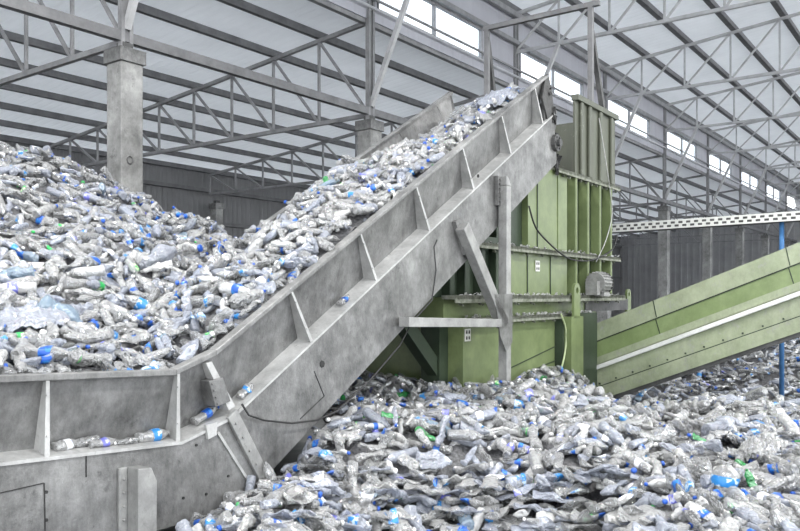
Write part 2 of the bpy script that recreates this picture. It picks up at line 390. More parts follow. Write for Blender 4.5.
def post(k, p):
    root = empty('roof_post', H(p, R0, 6.1), 'steel post on the %s concrete column, rising past the windows' % ('nearest' if k == 2 else ORD[max(0, k - 2)]), 'post', 'posts between column and high roof')
    for d in (-.075, .075):
        mb = MB(); mb.bar(H(p + d, R0 - .02, 6.02), H(p + d, R0 - .02, 10.35), .10, .045 + .02); mb.build('post_flange', 'truss', root)
    mb = MB(); mb.box(H, p - .075, p + .075, R0 - .03, R0 - .01, 6.02, 10.35); mb.build('post_web', 'truss', root)
def column(p, q, label, grp, ztop=6.0, hook=False, w=.40):
    root = empty('concrete_column', H(p, q, 0), label, 'column', grp)
    mb = MB(); mb.box(H, p - w / 2, p + w / 2, q - w / 2, q + w / 2, 0, ztop - .22); mb.build('shaft', 'concrete', root, bevel=.02)
    mb = MB(); mb.box(H, p - w / 2 - .035, p + w / 2 + .035, q - w / 2 - .035, q + w / 2 + .035, ztop - .22, ztop); mb.build('steel_collar', 'steel', root, bevel=.008)
    mb = MB(); mb.box(H, p - .12, p + .12, q - .12, q + .12, ztop, ztop + .02); mb.box(H, p - .09, p + .09, q - .09, q + .09, ztop + .02, ztop + .12)
    mb.build('bearing_plate', 'steel_dark', root)
    if hook:
        mb = MB(); c = Vector(H(p - .05, q - w / 2 - .012, 2.1 + 2.25 - .12))
        pts = [c + Vector((P_H[0] * .05 * math.cos(a), P_H[1] * .05 * math.cos(a), .06 * math.sin(a))) for a in [i * math.pi / 8 for i in range(17)]]
        mb.tube(pts, .009, 6); mb.build('lifting_ring', 'steel_dark', root)
for k, p in enumerate(PK):
    if k >= 1: high_truss(k, p)
    if k >= 2:
        low_truss(k, p); post(k, p)
        column(p, R0, ('nearest concrete column of the row, standing behind the left bottle mound' if k == 2 else
                       'concrete column standing %s in the row under the windows' % ORD[k - 2]), 'concrete columns under the windows', hook=(k == 2))
        if k >= 3:
            column(p, R0 + 13.35, 'concrete column in front of the dark back wall, %s from the left' % ORD[k - 3], 'concrete columns along the back wall', ztop=5.75, w=.36)

# ------------------------------------------------------------------ world, light, camera
w = bpy.data.worlds.new('World'); SC.world = w; w.use_nodes = True
bg = w.node_tree.nodes['Background']; bg.inputs[0].default_value = (.93, .965, 1.0, 1); bg.inputs[1].default_value = 1.7
LAMP_W = 220  # power of unseen lamps added for highlights and contrast on the bottles
def lamp(p, q, z, size, power, nm, lab, grp=None):
    root = empty(nm, H(p, q, z), lab, 'added lamp', grp)
    mb = MB(); pts = [H(p, q, z + .35), H(p, q, z + .25), H(p, q, z + .05), H(p, q, z)]
    mb.tube(pts, [.08, .12, .30, .32], 16, cap=False); mb.build('reflector', 'truss', root)
    mb = MB(); mb.tube([H(p, q, z + .35), H(p, q, high_top(R0 - q) + .05)], .01, 6); mb.build('rod', 'truss', root)
    ld = bpy.data.lights.new(nm + '_bulb', 'AREA'); ld.shape = 'DISK'; ld.size = size; ld.energy = power; ld.color = (1, .985, .96)
    lo = bpy.data.objects.new('bulb', ld); COL.objects.link(lo); lo.parent = root; lo.location = (0, 0, .03)

for i, p in enumerate((-3.0, 3.9, 10.8, 17.7)):
    for j, q in enumerate((6.2, -1.0, -8.0)):
        if (p, q) in ((17.7, 6.2), (10.8, 6.2)): continue
        lamp(p, q, 8.9, .55, LAMP_W * (1.15, 1.0, .45)[j], 'added_lamp', 'added round grey fill lamp, out of view under the high roof, %s along in the %s row' % (ORD[i], ORD[j]), 'added fill lamps')
cam = bpy.data.cameras.new('camera'); co = bpy.data.objects.new('camera', cam); COL.objects.link(co)
cam.sensor_width = 36; cam.lens = F / 800 * 36; cam.shift_y = (HY - 265.5) / 800; cam.clip_end = 300
co.location = (0, 0, CZ); co.rotation_euler = (math.pi / 2, 0, 0)
SC.camera = co
SC.view_settings.view_transform = 'Standard'; SC.view_settings.look = 'None'; SC.view_settings.gamma = 1; SC.view_settings.use_curve_mapping = False
SC.view_settings.exposure = 1.0
SC.cycles.max_bounces = 8; SC.cycles.diffuse_bounces = 4; SC.cycles.glossy_bounces = 2; SC.cycles.transparent_max_bounces = 12
SC.cycles.transmission_bounces = 2; SC.cycles.sample_clamp_indirect = 4
SC.cycles.caustics_reflective = False; SC.cycles.caustics_refractive = False

# ------------------------------------------------------------------ sloping steel conveyor
SLOPE = .585
def ztop(s):
    if s < -1.343: return 1.60 + (-1.343 - s) * .05
    if s < -1.0: return 1.60 + (s + 1.343) / .343 * (.108)
    return 2.293 + SLOPE * s
def zled(s):
    if s < -1.30: return 1.121 + (-1.30 - s) * .06
    if s < -.851: return 1.121 + (s + 1.30) / .449 * .11
    return ztop(s) - .564
def zbot(s):
    if s < -1.28: return .57
    if s < -.889: return .57 - (s + 1.28) / .391 * .06
    if s < -.534: return .51 + (s + .889) / .355 * .21
    return ztop(s) - 1.244
S_END = 4.47
WID = 1.50; IN = .15
UPV = (-.505, .863)           # in (s, z): square to the slope
con = empty('sloping_conveyor', M(0, WID / 2, 0), 'large grey steel bottle conveyor climbing from the left hopper to the green machine', 'conveyor')
# trough walls: top lip leans out over the beam face, foot set back by IN
def wall_mesh(side, s0, s1, name):
    mb = MB(); ss = sorted(set([s0, s1] + [x for x in (-1.343, -1.0) if s0 < x < s1]))
    def wt(x): return x if side < 0 else WID - x
    for a, b in zip(ss[:-1], ss[1:]):
        ea = .30 if b >= S_END and False else 0
        za, zb = zled(a) - .02, zled(b) - .02
        mb.hexa([M(a, wt(IN), za), M(b, wt(IN), zb), M(b, wt(IN + .012), zb), M(a, wt(IN + .012), za),
                 M(a, wt(.03), ztop(a)), M(b, wt(.03), ztop(b)), M(b, wt(.042), ztop(b)), M(a, wt(.042), ztop(a))])
    return mb.build(name, 'steel', con)
for a, b in ((-4.6, -1.30), (-1.30, -.88), (-.88, S_END - .03)):
    wall_mesh(-1, a, b, 'side_wall')
wall_mesh(1, -4.6, S_END - .03, 'far_side_wall')
# extra height of the far wall
def lip(side, name, mat):
    mb = MB(); ss = [-4.6, -1.343, -1.0, S_END]
    def wt(x): return x if side < 0 else WID - x
    for a, b in zip(ss[:-1], ss[1:]):
        mb.hexa([M(a, wt(-.005), ztop(a) - .035), M(b, wt(-.005), ztop(b) - .035), M(b, wt(.085), ztop(b) - .035), M(a, wt(.085), ztop(a) - .035),
                 M(a, wt(-.005), ztop(a) + .006), M(b, wt(-.005), ztop(b) + .006), M(b, wt(.085), ztop(b) + .006), M(a, wt(.085), ztop(a) + .006)])
    return mb.build(name, mat, con, bevel=.006)
lip(-1, 'top_rim', 'steel'); lip(1, 'top_rim', 'steel')
# ledge strip between the ribs
for side in (-1, 1):
    def wt(x): return x if side < 0 else WID - x
    mb = MB(); ss = [-4.6, -1.30, -.851, S_END + .26]
    for a, b in zip(ss[:-1], ss[1:]):
        mb.hexa([M(a, wt(-.012), zled(a) - .02), M(b, wt(-.012), zled(b) - .02), M(b, wt(IN + .01), zled(b) - .02), M(a, wt(IN + .01), zled(a) - .02),
                 M(a, wt(-.012), zled(a)), M(b, wt(-.012), zled(b)), M(b, wt(IN + .01), zled(b) + .035), M(a, wt(IN + .01), zled(a) + .035)])
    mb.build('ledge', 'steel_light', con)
# ribs
rib_s = [-3.16, -2.237, -1.32] + [.866 * k for k in range(0, 6)]
for side in (-1, 1):
    for s in rib_s:
        if side > 0 and s < 1.5: continue
        def wt(x): return x if side < 0 else WID - x
        up = (0, 1) if s < -1 else UPV
        h = (ztop(s) - zled(s)) if s < -1 else .49
        d = (1, 0) if s < -1 else (.863, .505)
        t = .008
        b0 = (s, zled(s) + .002); b1 = (s + up[0] * h, b0[1] + up[1] * h)
        mb = MB()
        def q(pt, ww, off): return M(pt[0] + d[0] * off, wt(ww), pt[1] + d[1] * off)
        mb.hexa([q(b0, 0, -t), q(b0, 0, t), q(b0, IN + .01, t), q(b0, IN + .01, -t), q(b1, .0, -t), q(b1, .0, t), q(b1, .045, t), q(b1, .045, -t)])
        # folded outer edge
        mb.hexa([q(b0, -.004, -.024), q(b0, -.004, t), q(b0, .006, t), q(b0, .006, -.024), q(b1, -.002, -.012), q(b1, -.002, t), q(b1, .006, t), q(b1, .006, -.012)])
        for i in (.25, .75):
            p0 = (b0[0] + (b1[0] - b0[0]) * i - .010 * d[0], b0[1] + (b1[1] - b0[1]) * i - .010 * d[1])
            if side < 0: mb.disc(M, p0[0], p0[1], .007, -.012, .0, 6)
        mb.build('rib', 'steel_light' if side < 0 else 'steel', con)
# kink panel with its bolted box
mb = MB()
a0 = on_plane(206, 363, .02); a1 = on_plane(232, 409, .02)
poly = [(a0[0] - .02, a0[1]), (a0[0] + .03, a0[1] + .01), (a1[0] + .01, a1[1] + .02), (a1[0] - .05, a1[1] + .0)]
mb.prism(M, poly, -.004, .10); mb.build('corner_gusset', 'steel_light', con)
mb = MB(); c0 = on_plane(207, 381, 0); c1 = on_plane(221, 377, 0); c2 = on_plane(229, 401, 0); c3 = on_plane(214, 407, 0)
mb.prism(M, [c0, c1, c2, c3], -.02, .10)
for i in range(4):
    t = (i + .5) / 4; mb.disc(M, c0[0] + (c3[0] - c0[0]) * t + .02, c0[1] + (c3[1] - c0[1]) * t, .009, -.032, -.018, 6)
mb.build('bearing_box', 'steel', con, bevel=.006)
# lower beam plates
def plate(name, pts, w0, w1, mat, bevel=0):
    mb = MB(); mb.prism(M, pts, w0, w1, 0); return mb.build(name, mat, con, bevel=bevel)
J0, J1 = (-.851, 1.235), (-.534, .72)
lowL = [(-4.6, .57), (-1.28, .57), (-.889, .50), J1, J0, (-1.30, 1.10), (-4.6, 1.30)]
lowR = [J1, (S_END + .28, zbot(S_END + .28)), (S_END + .16, zled(S_END + .16) + .12), (S_END + .02, zled(S_END) - .02), J0]
plate('lower_beam', lowL, 0, .012, 'steel'); plate('sloping_beam', lowR, 0, .012, 'steel')
plate('lower_beam', lowL, WID - .012, WID, 'steel'); plate('sloping_beam', lowR, WID - .012, WID, 'steel')
# end plate of the trough side (upper tip)
plate('end_plate', [(S_END - .06, ztop(S_END) - .03), (S_END + .02, ztop(S_END) + .02), (S_END + .13, ztop(S_END) - .18), (S_END + .20, zled(S_END) + .12), (S_END + .02, zled(S_END) - .04), (S_END - .16, zled(S_END) + .25)], .0, .03, 'steel_black')
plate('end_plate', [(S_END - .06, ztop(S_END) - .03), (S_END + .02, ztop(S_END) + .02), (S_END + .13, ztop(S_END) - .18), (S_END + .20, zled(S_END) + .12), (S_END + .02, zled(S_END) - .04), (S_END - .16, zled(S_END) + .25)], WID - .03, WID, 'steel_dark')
# belt and underside pans
def strip(name, zf, s_list, w0, w1, th, mat):
    mb = MB()
    for a, b in zip(s_list[:-1], s_list[1:]):
        mb.hexa([M(a, w0, zf(a) - th), M(b, w0, zf(b) - th), M(b, w1, zf(b) - th), M(a, w1, zf(a) - th), M(a, w0, zf(a)), M(b, w0, zf(b)), M(b, w1, zf(b)), M(a, w1, zf(a))])
    return mb.build(name, mat, con)
strip('belt', lambda s: zled(s) + .05, [-4.6, -1.3, -.851, S_END + .1], IN + .02, WID - IN - .02, .03, 'rubber')
strip('bottom_pan', lambda s: zbot(s) + .02, [-4.6, -1.28, -.889, -.534, S_END + .2], .012, WID - .012, .012, 'steel_dark')
# cross slats on the belt
# bolted joint flange
def flange(a, b, w, name, mat='steel_mid', bolts=5, wd=.05):
    dx, dz = b[0] - a[0], b[1] - a[1]; l = math.hypot(dx, dz); nx, nz = dz / l * wd, -dx / l * wd
    mb = MB(); mb.prism(M, [(a[0] - nx, a[1] - nz), (a[0] + nx, a[1] + nz), (b[0] + nx, b[1] + nz), (b[0] - nx, b[1] - nz)], w - .03, w)
    for i in range(bolts):
        t = (i + .6) / (bolts + .2); mb.disc(M, a[0] + dx * t + nx * .3, a[1] + dz * t + nz * .3, .011, w - .045, w - .028, 6)
    return mb.build(name, mat, con, bevel=.004)
flange((J0[0] - .02, J0[1] + .02), (J1[0] + .01, J1[1] - .03), -.001, 'joint_flange')
flange((J0[0] + .30, J0[1] + .02 - .155), (J1[0] - .05, J1[1] + .02), .0, 'weld_strip', 'steel', 0, .004) if False else None
a = on_plane(217, 432, 0); b = on_plane(251, 486, 0)
mb = MB(); dx, dz = b[0] - a[0], b[1] - a[1]; l = math.hypot(dx, dz); nx, nz = dz / l * .010, -dx / l * .010
mb.prism(M, [(a[0] - nx, a[1] - nz), (a[0] + nx, a[1] + nz), (b[0] + nx, b[1] + nz), (b[0] - nx, b[1] - nz)], -.012, .0); mb.build('edge_strip', 'steel_light', con)
# small tab under the corner
c = on_plane(209, 431, 0); mb = MB(); mb.prism(M, [(c[0] - .05, c[1] + .05), (c[0] + .05, c[1] + .06), (c[0] + .045, c[1] - .03), (c[0] - .03, c[1] - .05)], -.03, -.005); mb.build('fixing_tab', 'steel_light', con)
# loose bolts and plugs on the beam faces
mb = MB()
for px, py in ((183, 498), (206, 494), (228, 476), (196, 445), (46, 492), (46, 520)):
    s, z = on_plane(px, py, 0); mb.disc(M, s, z, .010, -.008, .002, 6)
mb.build('plate_bolt', 'rubber', con)
# seams of the access panel on the sloping beam
mb = MB()
for p0, p1 in (((314, 371), (324, 396)), ((324, 396), (300, 419)), ((86, 454), (86, 477)), ((0, 493), (44, 483)), ((44, 483), (45, 531))):
    a = on_plane(p0[0], p0[1], 0); b = on_plane(p1[0], p1[1], 0); mb.bar(M(a[0], -.002, a[1]), M(b[0], -.002, b[1]), .006, .006); mb.build('panel_seam', 'rubber', con); mb = MB()
mb = MB(); s, z = on_plane(322, 364, 0); mb.disc(M, s, z, .03, -.006, .002, 7); s, z = on_plane(478, 176, 0); mb.disc(M, s, z, .02, -.006, .002, 7)
mb.build('round_port', 'rubber', con)
# stub post bolted to the low beam on the left
a = on_plane(117, 468, 0); b = on_plane(143, 468, 0)
mb = MB(); zt = a[1]; s0, s1 = a[0], b[0]
mb.box(M, s0, s0 + .06, -.025, 0, 0.0, zt)
for i in range(6): mb.disc(M, s0 + .03, zt - .07 - i * .085, .011, -.037, -.02, 6)
sm = s0 + .06
mb.prism(lambda aa, bb, cc: M(aa, bb, cc), [(sm, 0.0), (s1 + .01, 0.0), (s1 + .01, zt - .10), (s1 - .03, zt - .01), (sm, zt)], -.13, 0)
mb.build('stub_post', 'steel_mid', con, bevel=.006)
# tall support leg, raking brace and cross bar
def legline(px0, py0, px1, py1, w): return on_plane(px0, py0, w), on_plane(px1, py1, w)
s_c, z_c = on_plane(505, 181, -.08)
mb = MB(); mb.box(M, s_c - .05, s_c + .055, -.13, -.02, .0, z_c - .06)
mb.prism(M, [(s_c - .05, z_c - .06), (s_c + .055, z_c - .06), (s_c + .05, z_c - .04), (s_c - .0, z_c + .03), (s_c - .05, z_c + .05)], -.13, -.02)
leg = mb.build('support_leg', 'steel_mid', con, bevel=.008)
mb = MB(); mb.box(M, s_c - .11, s_c - .05, -.05, -.005, z_c - .28, z_c + .05)
for i in range(6): mb.disc(M, s_c - .08, z_c + .01 - i * .05, .010, -.065, -.045, 6)
mb.build('bolt_plate', 'steel', leg)
# brace
b0 = on_plane(462, 226, -.09); b1 = on_plane(503, 325, -.09)
mb = MB(); mb.bar(M(b0[0], -.09, b0[1]), M(b1[0], -.09, b1[1]), .13, .11, up=(Q_M[0], Q_M[1], 0))
br = mb.build('raking_brace', 'steel_mid', con, bevel=.008)
mb = MB(); c = on_plane(457, 229, -.03); c2 = on_plane(466, 252, -.03)
mb.prism(M, [(c[0] - .06, c[1] + .07), (c[0] + .02, c[1] + .10), (c2[0] + .03, c2[1]), (c2[0] - .04, c2[1] - .03)], -.05, -.003)
for i in range(5):
    t = i / 5 + .1; mb.disc(M, c[0] - .01 + (c2[0] - c[0]) * t, c[1] + .04 + (c2[1] - c[1] - .04) * t, .010, -.065, -.045, 6)
mb.build('bolt_plate', 'steel', br)
g0 = on_plane(494, 294, -.14); g1 = on_plane(512, 294, -.14); g2 = on_plane(512, 342, -.14); g3 = on_plane(506, 352, -.14)
mb = MB(); mb.prism(M, [g0, g1, g2, g3, on_plane(500, 336, -.14)], -.145, -.135); mb.build('gusset', 'steel', con)
h0 = on_plane(404, 322, -.10); h1 = on_plane(497, 323, -.10)
mb = MB(); mb.bar(M(h0[0], -.10, h0[1] ), M(h1[0], -.10, h1[1]), .12, .09); mb.build('cross_bar', 'steel_mid', con, bevel=.005)
# far leg
mb = MB(); mb.box(M, s_c - .095, s_c + .055, WID + .02, WID + .22, .0, z_c - .06); mb.build('support_leg', 'steel', con)
# head drum and ragged rubber skirt
mb = MB(); hs, hz = S_END + .12, zled(S_END) + .05
mb.tube([M(hs, .02, hz), M(hs, WID - .02, hz)], .20, 20); mb.build('head_drum', 'steel_dark', con, smooth=False)
mb = MB()
r2 = random.Random(3)
ctr = [on_plane(549, 92, 0), on_plane(553, 115, 0), on_plane(558, 140, 0), on_plane(558, 160, 0)]
for i, (s, z) in enumerate(ctr):
    for j in range(7):
        a0 = r2.uniform(0, 6.28); ln = r2.uniform(.05, .15 if i else .07)
        p = M(s + r2.uniform(-.07, .04), r2.uniform(-.03, .05), z + r2.uniform(-.07, .07)); q_ = (p[0] + math.cos(a0) * ln * .4, p[1], p[2] + math.sin(a0) * ln - .03)
        mb.bar(p, q_, r2.uniform(.03, .07), .012, up=(r2.uniform(-1, 1), r2.uniform(-1, 1), .3))
    mb.build('ragged_rubber_flap', 'rubber', con); mb = MB()
# hub with spokes at the head
mb = MB(); s, z = on_plane(556, 143, -.02); mb.disc(M, s, z, .11, -.05, .0, 14)
mb.disc(M, s, z, .05, -.09, -.05, 10)
for i in range(6): mb.disc(M, s + .08 * math.cos(i * 1.047), z + .08 * math.sin(i * 1.047), .014, -.065, -.05, 6)
mb.build('bearing_hub', 'steel_dark', con)
# cable hanging along the beam
pts = []
for px, py in ((240, 404), (247, 415), (262, 420), (290, 423), (315, 420), (335, 411), (352, 397), (372, 378), (400, 345), (412, 322), (432, 300), (436, 270), (434, 247), (437, 240)):
    s, z = on_plane(px, py, -.03); pts.append(M(s, -.03 - (.02 if px < 350 else 0), z))
mb = MB(); mb.tube(pts, .008, 6); tag(mb.build('power_cable', 'cable', smooth=True), 'thin dark cable sagging across the side of the steel conveyor', 'cable')

# ------------------------------------------------------------------ green baling press
WB = .30
bal = empty('baling_press', M(4.0, 1.2, 0), 'tall olive green baling press with ribbed upper shaft under the conveyor head', 'baling press')
def bbox(name, s0, s1, w0, w1, z0, z1, mat, par=None, bevel=0):
    mb = MB(); mb.box(M, s0, s1, w0, w1, z0, z1); return mb.build(name, mat, par or bal, bevel=bevel)
zA = Z(500, 318, WB); zB = Z(500, 297, WB); zC = Z(540, 251, WB)
sL = S(463, WB); sR = S(588, WB); sM0 = S(505, WB); sM1 = S(567, WB); sE = S(614, WB); sLL = S(441, WB)
bbox('press_chamber', sL, sR - .02, WB, WB + 1.9, 0, zA, 'green')
bbox('chamber_band', S(445, WB), sR + .35, WB + .02, WB + 1.9, zA + .01, zB, 'green')
zD = Z(553, 169, WB)
# middle body: ribbed left part painted in shade, bright door, ribbed right part
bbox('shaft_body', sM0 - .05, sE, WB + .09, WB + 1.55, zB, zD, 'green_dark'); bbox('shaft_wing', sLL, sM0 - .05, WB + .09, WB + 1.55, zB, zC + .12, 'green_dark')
bbox('shaft_door', sM0 - .02, sM1, WB, WB + .09, zB + .02, zC - .03, 'green'); bbox('shaft_door', S(528, WB), sM1, WB, WB + .09, zC + .03, zD - .01, 'green')
for px in (527, 550):
    s = S(px, WB); bbox('door_seam', s - .008, s + .008, WB - .012, WB + .01, zB + .04, zC - .06, 'green_dark')
s = S(537, WB); bbox('door_seam', s - .008, s + .008, WB - .012, WB + .01, zC + .05, zC + .9, 'green_dark')
for px in (451, 466, 482, 497):
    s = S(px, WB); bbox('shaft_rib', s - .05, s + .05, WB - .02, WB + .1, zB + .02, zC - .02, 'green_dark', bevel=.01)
for px in (573, 585, 597, 608):
    s = S(px, WB); bbox('shaft_rib', s - .045, s + .015, WB - .07, WB + .1, zB + .04, zD - .03, 'green', bevel=.02)
s = S(560, WB); bbox('shaft_rib', s - .09, s + .06, WB - .012, WB + .0, zC + .05, zD - .03, 'green')
# grimy bolted flanges
def bfl(name, s0, s1, z, w0, dep=.10, h=.035, n=12, par=None):
    mb = MB(); mb.box(M, s0, s1, w0 - dep, w0 + .02, z - h / 2, z + h / 2); mb.box(M, s0, s1, w0 - dep, w0 - dep + .012, z - h * 1.4, z + h * .5)
    r_ = random.Random(int(z * 100))
    for i in range(n):
        a = s0 + (s1 - s0) * (i + .5) / n; mb.disc(M, a, z - h * 2.0, .014, w0 - dep + .03, w0 - dep + .05, 6); mb.box(M, a - .014, a + .014, w0 - dep * .6, w0 - dep * .6 + .03, z - h * 1.6 - .02, z - h / 2)
    mb.build(name, 'grime', par or bal)
bfl('bolted_flange', sLL, sE + .05, zC, WB); bfl('bolted_flange', S(443, WB), sE + .1, zB, WB, .16, .045); bfl('bolted_flange', sL, sR + .05, zA, WB, .10, .035)
bfl('bolted_flange', S(552, WB), sE + .08, zD, WB, .08)
# scraps of plastic lying along the flanges are part of the dirt on them
mb = MB(); r3 = random.Random(5)
for zf, a, b, dp in ((zC, sLL, sE, .10), (zB, S(443, WB), sE, .16), (zA, sL, sR, .1)):
    for i in range(90):
        s = r3.uniform(a, b); wv = WB - r3.uniform(.0, dp); z = zf + .024
        mb.bar(M(s, wv, z), M(s + r3.uniform(-.05, .05), wv + r3.uniform(-.02, .02), z + r3.uniform(0, .035)), r3.uniform(.01, .035), .008, up=(r3.uniform(-1, 1), r3.uniform(-1, 1), 1))
o = mb.build('plastic_litter', 'cloudy'); tag(o, 'bits of plastic litter lying on the ledges of the green press', 'litter', kind='stuff')
# diagonal fold lines on the chamber
mb = MB()
for p0, p1 in (((508, 369), (566, 341)), ((528, 372), (566, 356))):
    a = on_plane(*p0, WB); b = on_plane(*p1, WB); mb.bar(M(a[0], WB - .004, a[1]), M(b[0], WB - .004, b[1]), .012, .012); mb.build('panel_seam', 'green_dark', bal); mb = MB()
# corner post with lifting eye, chute mouth frame, second eye
def eye(px, pyt, pyb, wv, r, name, mat='green'):
    s, zt = on_plane(px, pyt, wv); zb = Z(px, pyb, wv); mb = MB(); n = 12
    hr = r * .42; cz = zt - r
    outer = [(s + r, zb)] + [(s + r * math.cos(math.pi * k / n), cz + r * math.sin(math.pi * k / n)) for k in range(n + 1)] + [(s - r, zb)]
    inner = [(s + hr * math.cos(2 * math.pi * k / (2 * n)), cz + hr * math.sin(2 * math.pi * k / (2 * n))) for k in range(2 * n)]
    # plate with a real hole: upper half ring + lower block
    for k in range(n):
        a0, a1 = math.pi * k / n, math.pi * (k + 1) / n
        for sg in (1, -1):
            ro = r
            def P(a, rr): return (s + rr * math.cos(a * sg), cz + rr * math.sin(a * sg))
            if sg > 0: quadp = [P(a0, r), P(a1, r), P(a1, hr), P(a0, hr)]
            else:
                def Q(a):
                    x = math.cos(a); y = math.sin(a); m = max(abs(x), abs(y)); return (s + r * x / m if True else 0, cz - r * y / m)
                quadp = [Q(a0), Q(a1), P(a1, hr), P(a0, hr)]
            mb.prism(M, quadp, wv - .02, wv + .02)
    mb.box(M, s - r, s + r, wv - .02, wv + .02, zb, cz - r)
    mb.build(name, mat, bal)
    return s
es = eye(576, 283, 318, WB - .20, .105, 'lifting_eye')
eye(628, 289, 318, WB + .10, .095, 'lifting_eye')
s0, s1 = S(570, WB - .2), S(582, WB - .2); s2 = S(592, WB - .1)
bbox('corner_post', s0, s1, WB - .22, WB, 0, zA - .02, 'green'); bbox('corner_post', s0 - .06, s0 - .01, WB - .12, WB, 0, zA - .04, 'green_dark')
bbox('mouth_frame', s1 + .005, s2, WB - .18, WB + .05, 0, zA + .02, 'green_dark')
bbox('mouth_lintel', s2, S(628, WB), WB, WB + .3, zA + .03, zB - .04, 'steel_dark')
# left dark frame and brace beneath the conveyor
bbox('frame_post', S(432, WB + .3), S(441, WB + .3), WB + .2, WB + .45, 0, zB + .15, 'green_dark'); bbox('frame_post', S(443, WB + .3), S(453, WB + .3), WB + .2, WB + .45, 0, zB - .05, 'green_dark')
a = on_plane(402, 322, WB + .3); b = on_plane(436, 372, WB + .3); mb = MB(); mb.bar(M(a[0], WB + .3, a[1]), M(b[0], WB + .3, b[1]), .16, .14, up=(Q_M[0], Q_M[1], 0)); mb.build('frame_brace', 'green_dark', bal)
# upper open hopper: front, far and end walls with pressed ribs
hz0, hz1 = zD + .03, Z(575, 96, WB); h0, h1 = S(575, WB), S(615, WB)
fp = MB(); fp.box(M, h0, h1, WB, WB + .03, hz0, hz1); fo = fp.build('hopper_front', 'green_grey', bal)
for px in (580, 588, 599, 610):
    s = S(px, WB); mb = MB(); mb.box(M, s - .05, s + .05, WB - .05, WB, hz0, hz1 - .06); mb.build('pressed_rib', 'green_grey', fo, bevel=.015)
mb = MB(); mb.box(M, h0 - .02, h1 + .02, WB - .06, WB + .05, hz1 - .06, hz1 + .02); mb.build('hopper_rim', 'green_grey', fo)
mb = MB(); mb.box(M, h1 - .03, h1, WB, WB + 1.8, hz0, hz1); mb.build('hopper_end', 'green_grey', bal)
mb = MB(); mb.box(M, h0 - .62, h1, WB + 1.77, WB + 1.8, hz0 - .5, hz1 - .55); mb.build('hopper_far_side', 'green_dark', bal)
# signs
def sign(px, py, w_, lab, par=bal, mat='sign'):
    s, z = on_plane(px, py, w_); mb = MB(); h = .062; mb.box(M, s - h, s + h, w_ - .012, w_ - .004, z - h * 1.15, z + h * 1.15); so = mb.build('warning_sign', mat, par)
    for i in (-1, 1):
        for j in (-1, 1):
            a, c = s + i * .028, z + j * .033; mb = MB()
            mb.box(M, a - .014, a + .014, w_ - .016, w_ - .012, c - .018, c + .008); mb.disc(M, a, c + .012, .010, w_ - .016, w_ - .012, 8); mb.build('pictogram', 'ink', so)
sign(537, 266, WB - .002, ''); sign(467, 335, WB - .002, '')
# motor on the flange
ms, mz = on_plane(600, 283, WB - .2)
mot = empty('electric_motor', M(ms, WB - .2, mz - .2), 'grey finned electric motor on the ledge of the green press', 'motor')
mb = MB(); 
def MM(a, b, c): return M(a, b, c)
mb.tube([M(ms - .20, WB - .2, mz), M(ms + .12, WB - .2, mz)], .15, 20); mb.build('housing', 'motor', mot)
mb = MB()
for i in range(20):
    a = i * math.pi / 10; c, d = .155 * math.cos(a), .155 * math.sin(a)
    mb.bar(M(ms - .18, WB - .2 + c, mz + d), M(ms + .10, WB - .2 + c, mz + d), .01, .03, up=(Q_M[0] * c, Q_M[1] * c, d))
mb.build('cooling_fin', 'motor', mot)
mb = MB(); mb.tube([M(ms + .12, WB - .2, mz), M(ms + .17, WB - .2, mz)], [.17, .15], 20); mb.build('fan_cover', 'steel_dark', mot)
mb = MB(); mb.box(M, ms - .14, ms + .08, WB - .32, WB - .08, mz - .20, mz - .14); mb.build('foot', 'motor', mot)
mb = MB(); mb.box(M, ms - .32, ms - .20, WB - .28, WB - .10, mz - .18, mz + .02); mb.build('gearbox', 'motor', mot)
# cables and wire
def cable(name, pix, wv, r, mat, lab, cat='cable'):
    pts = [M(on_plane(a, b, wv)[0], wv, on_plane(a, b, wv)[1]) for a, b in pix]
    # smooth the run
    P = [Vector(p) for p in pts]; out = []
    for i in range(len(P) - 1):
        p0, p1, p2, p3 = P[max(i - 1, 0)], P[i], P[i + 1], P[min(i + 2, len(P) - 1)]
        for t in (0, .25, .5, .75):
            out.append(.5 * ((2 * p1) + (p2 - p0) * t + (2 * p0 - 5 * p1 + 4 * p2 - p3) * t * t + (-p0 + 3 * p1 - 3 * p2 + p3) * t ** 3))
    out.append(P[-1]); mb = MB(); mb.tube(out, r, 6); return tag(mb.build(name, mat, smooth=True), lab, cat)
cable('hanging_cable', [(529, 206), (536, 228), (550, 244), (563, 255), (574, 260), (592, 260), (612, 250), (617, 236)], WB - .16, .012, 'cable', 'thick black cable looping across the front of the green press')
cable('hanging_wire', [(561, 314), (566, 330), (565, 352), (560, 374)], WB - .14, .014, 'wire', 'pale yellow wire hanging down the lower green panel')
cable('hanging_wire', [(599, 118), (604, 150), (610, 190), (612, 215), (606, 240), (596, 262)], WB - .12, .008, 'steel_light', 'thin light wire hanging down the ribbed shaft')
# pipe gantry standing on the hopper
gan = empty('pipe_gantry', M(S(592, WB), WB, hz1), 'square steel pipe gantry rising above the conveyor head', 'gantry')
gs = S(592, WB + .02); zt = 6.58
for nm, a, b in (('upright', M(gs, WB + .04, hz1 - .5), M(gs, WB + .04, zt)), ('upright', M(gs, WB + 1.86, 3.9), M(gs, WB + 1.86, zt)), ('cross_pipe', M(gs, WB - .1, zt), M(gs, WB + 1.92, zt)),
                 ('stay', M(gs + .02, WB + .04, zt - .4), M(gs + .62, WB + .04, hz1 - .25)), ('stay', M(gs, WB + 1.86, zt - .15), M(gs + .35, WB + 1.86, 5.0))):
    mb = MB(); mb.bar(a, b, .075, .075); mb.build(nm, 'beam' if nm != 'stay' else 'steel_dark', gan)

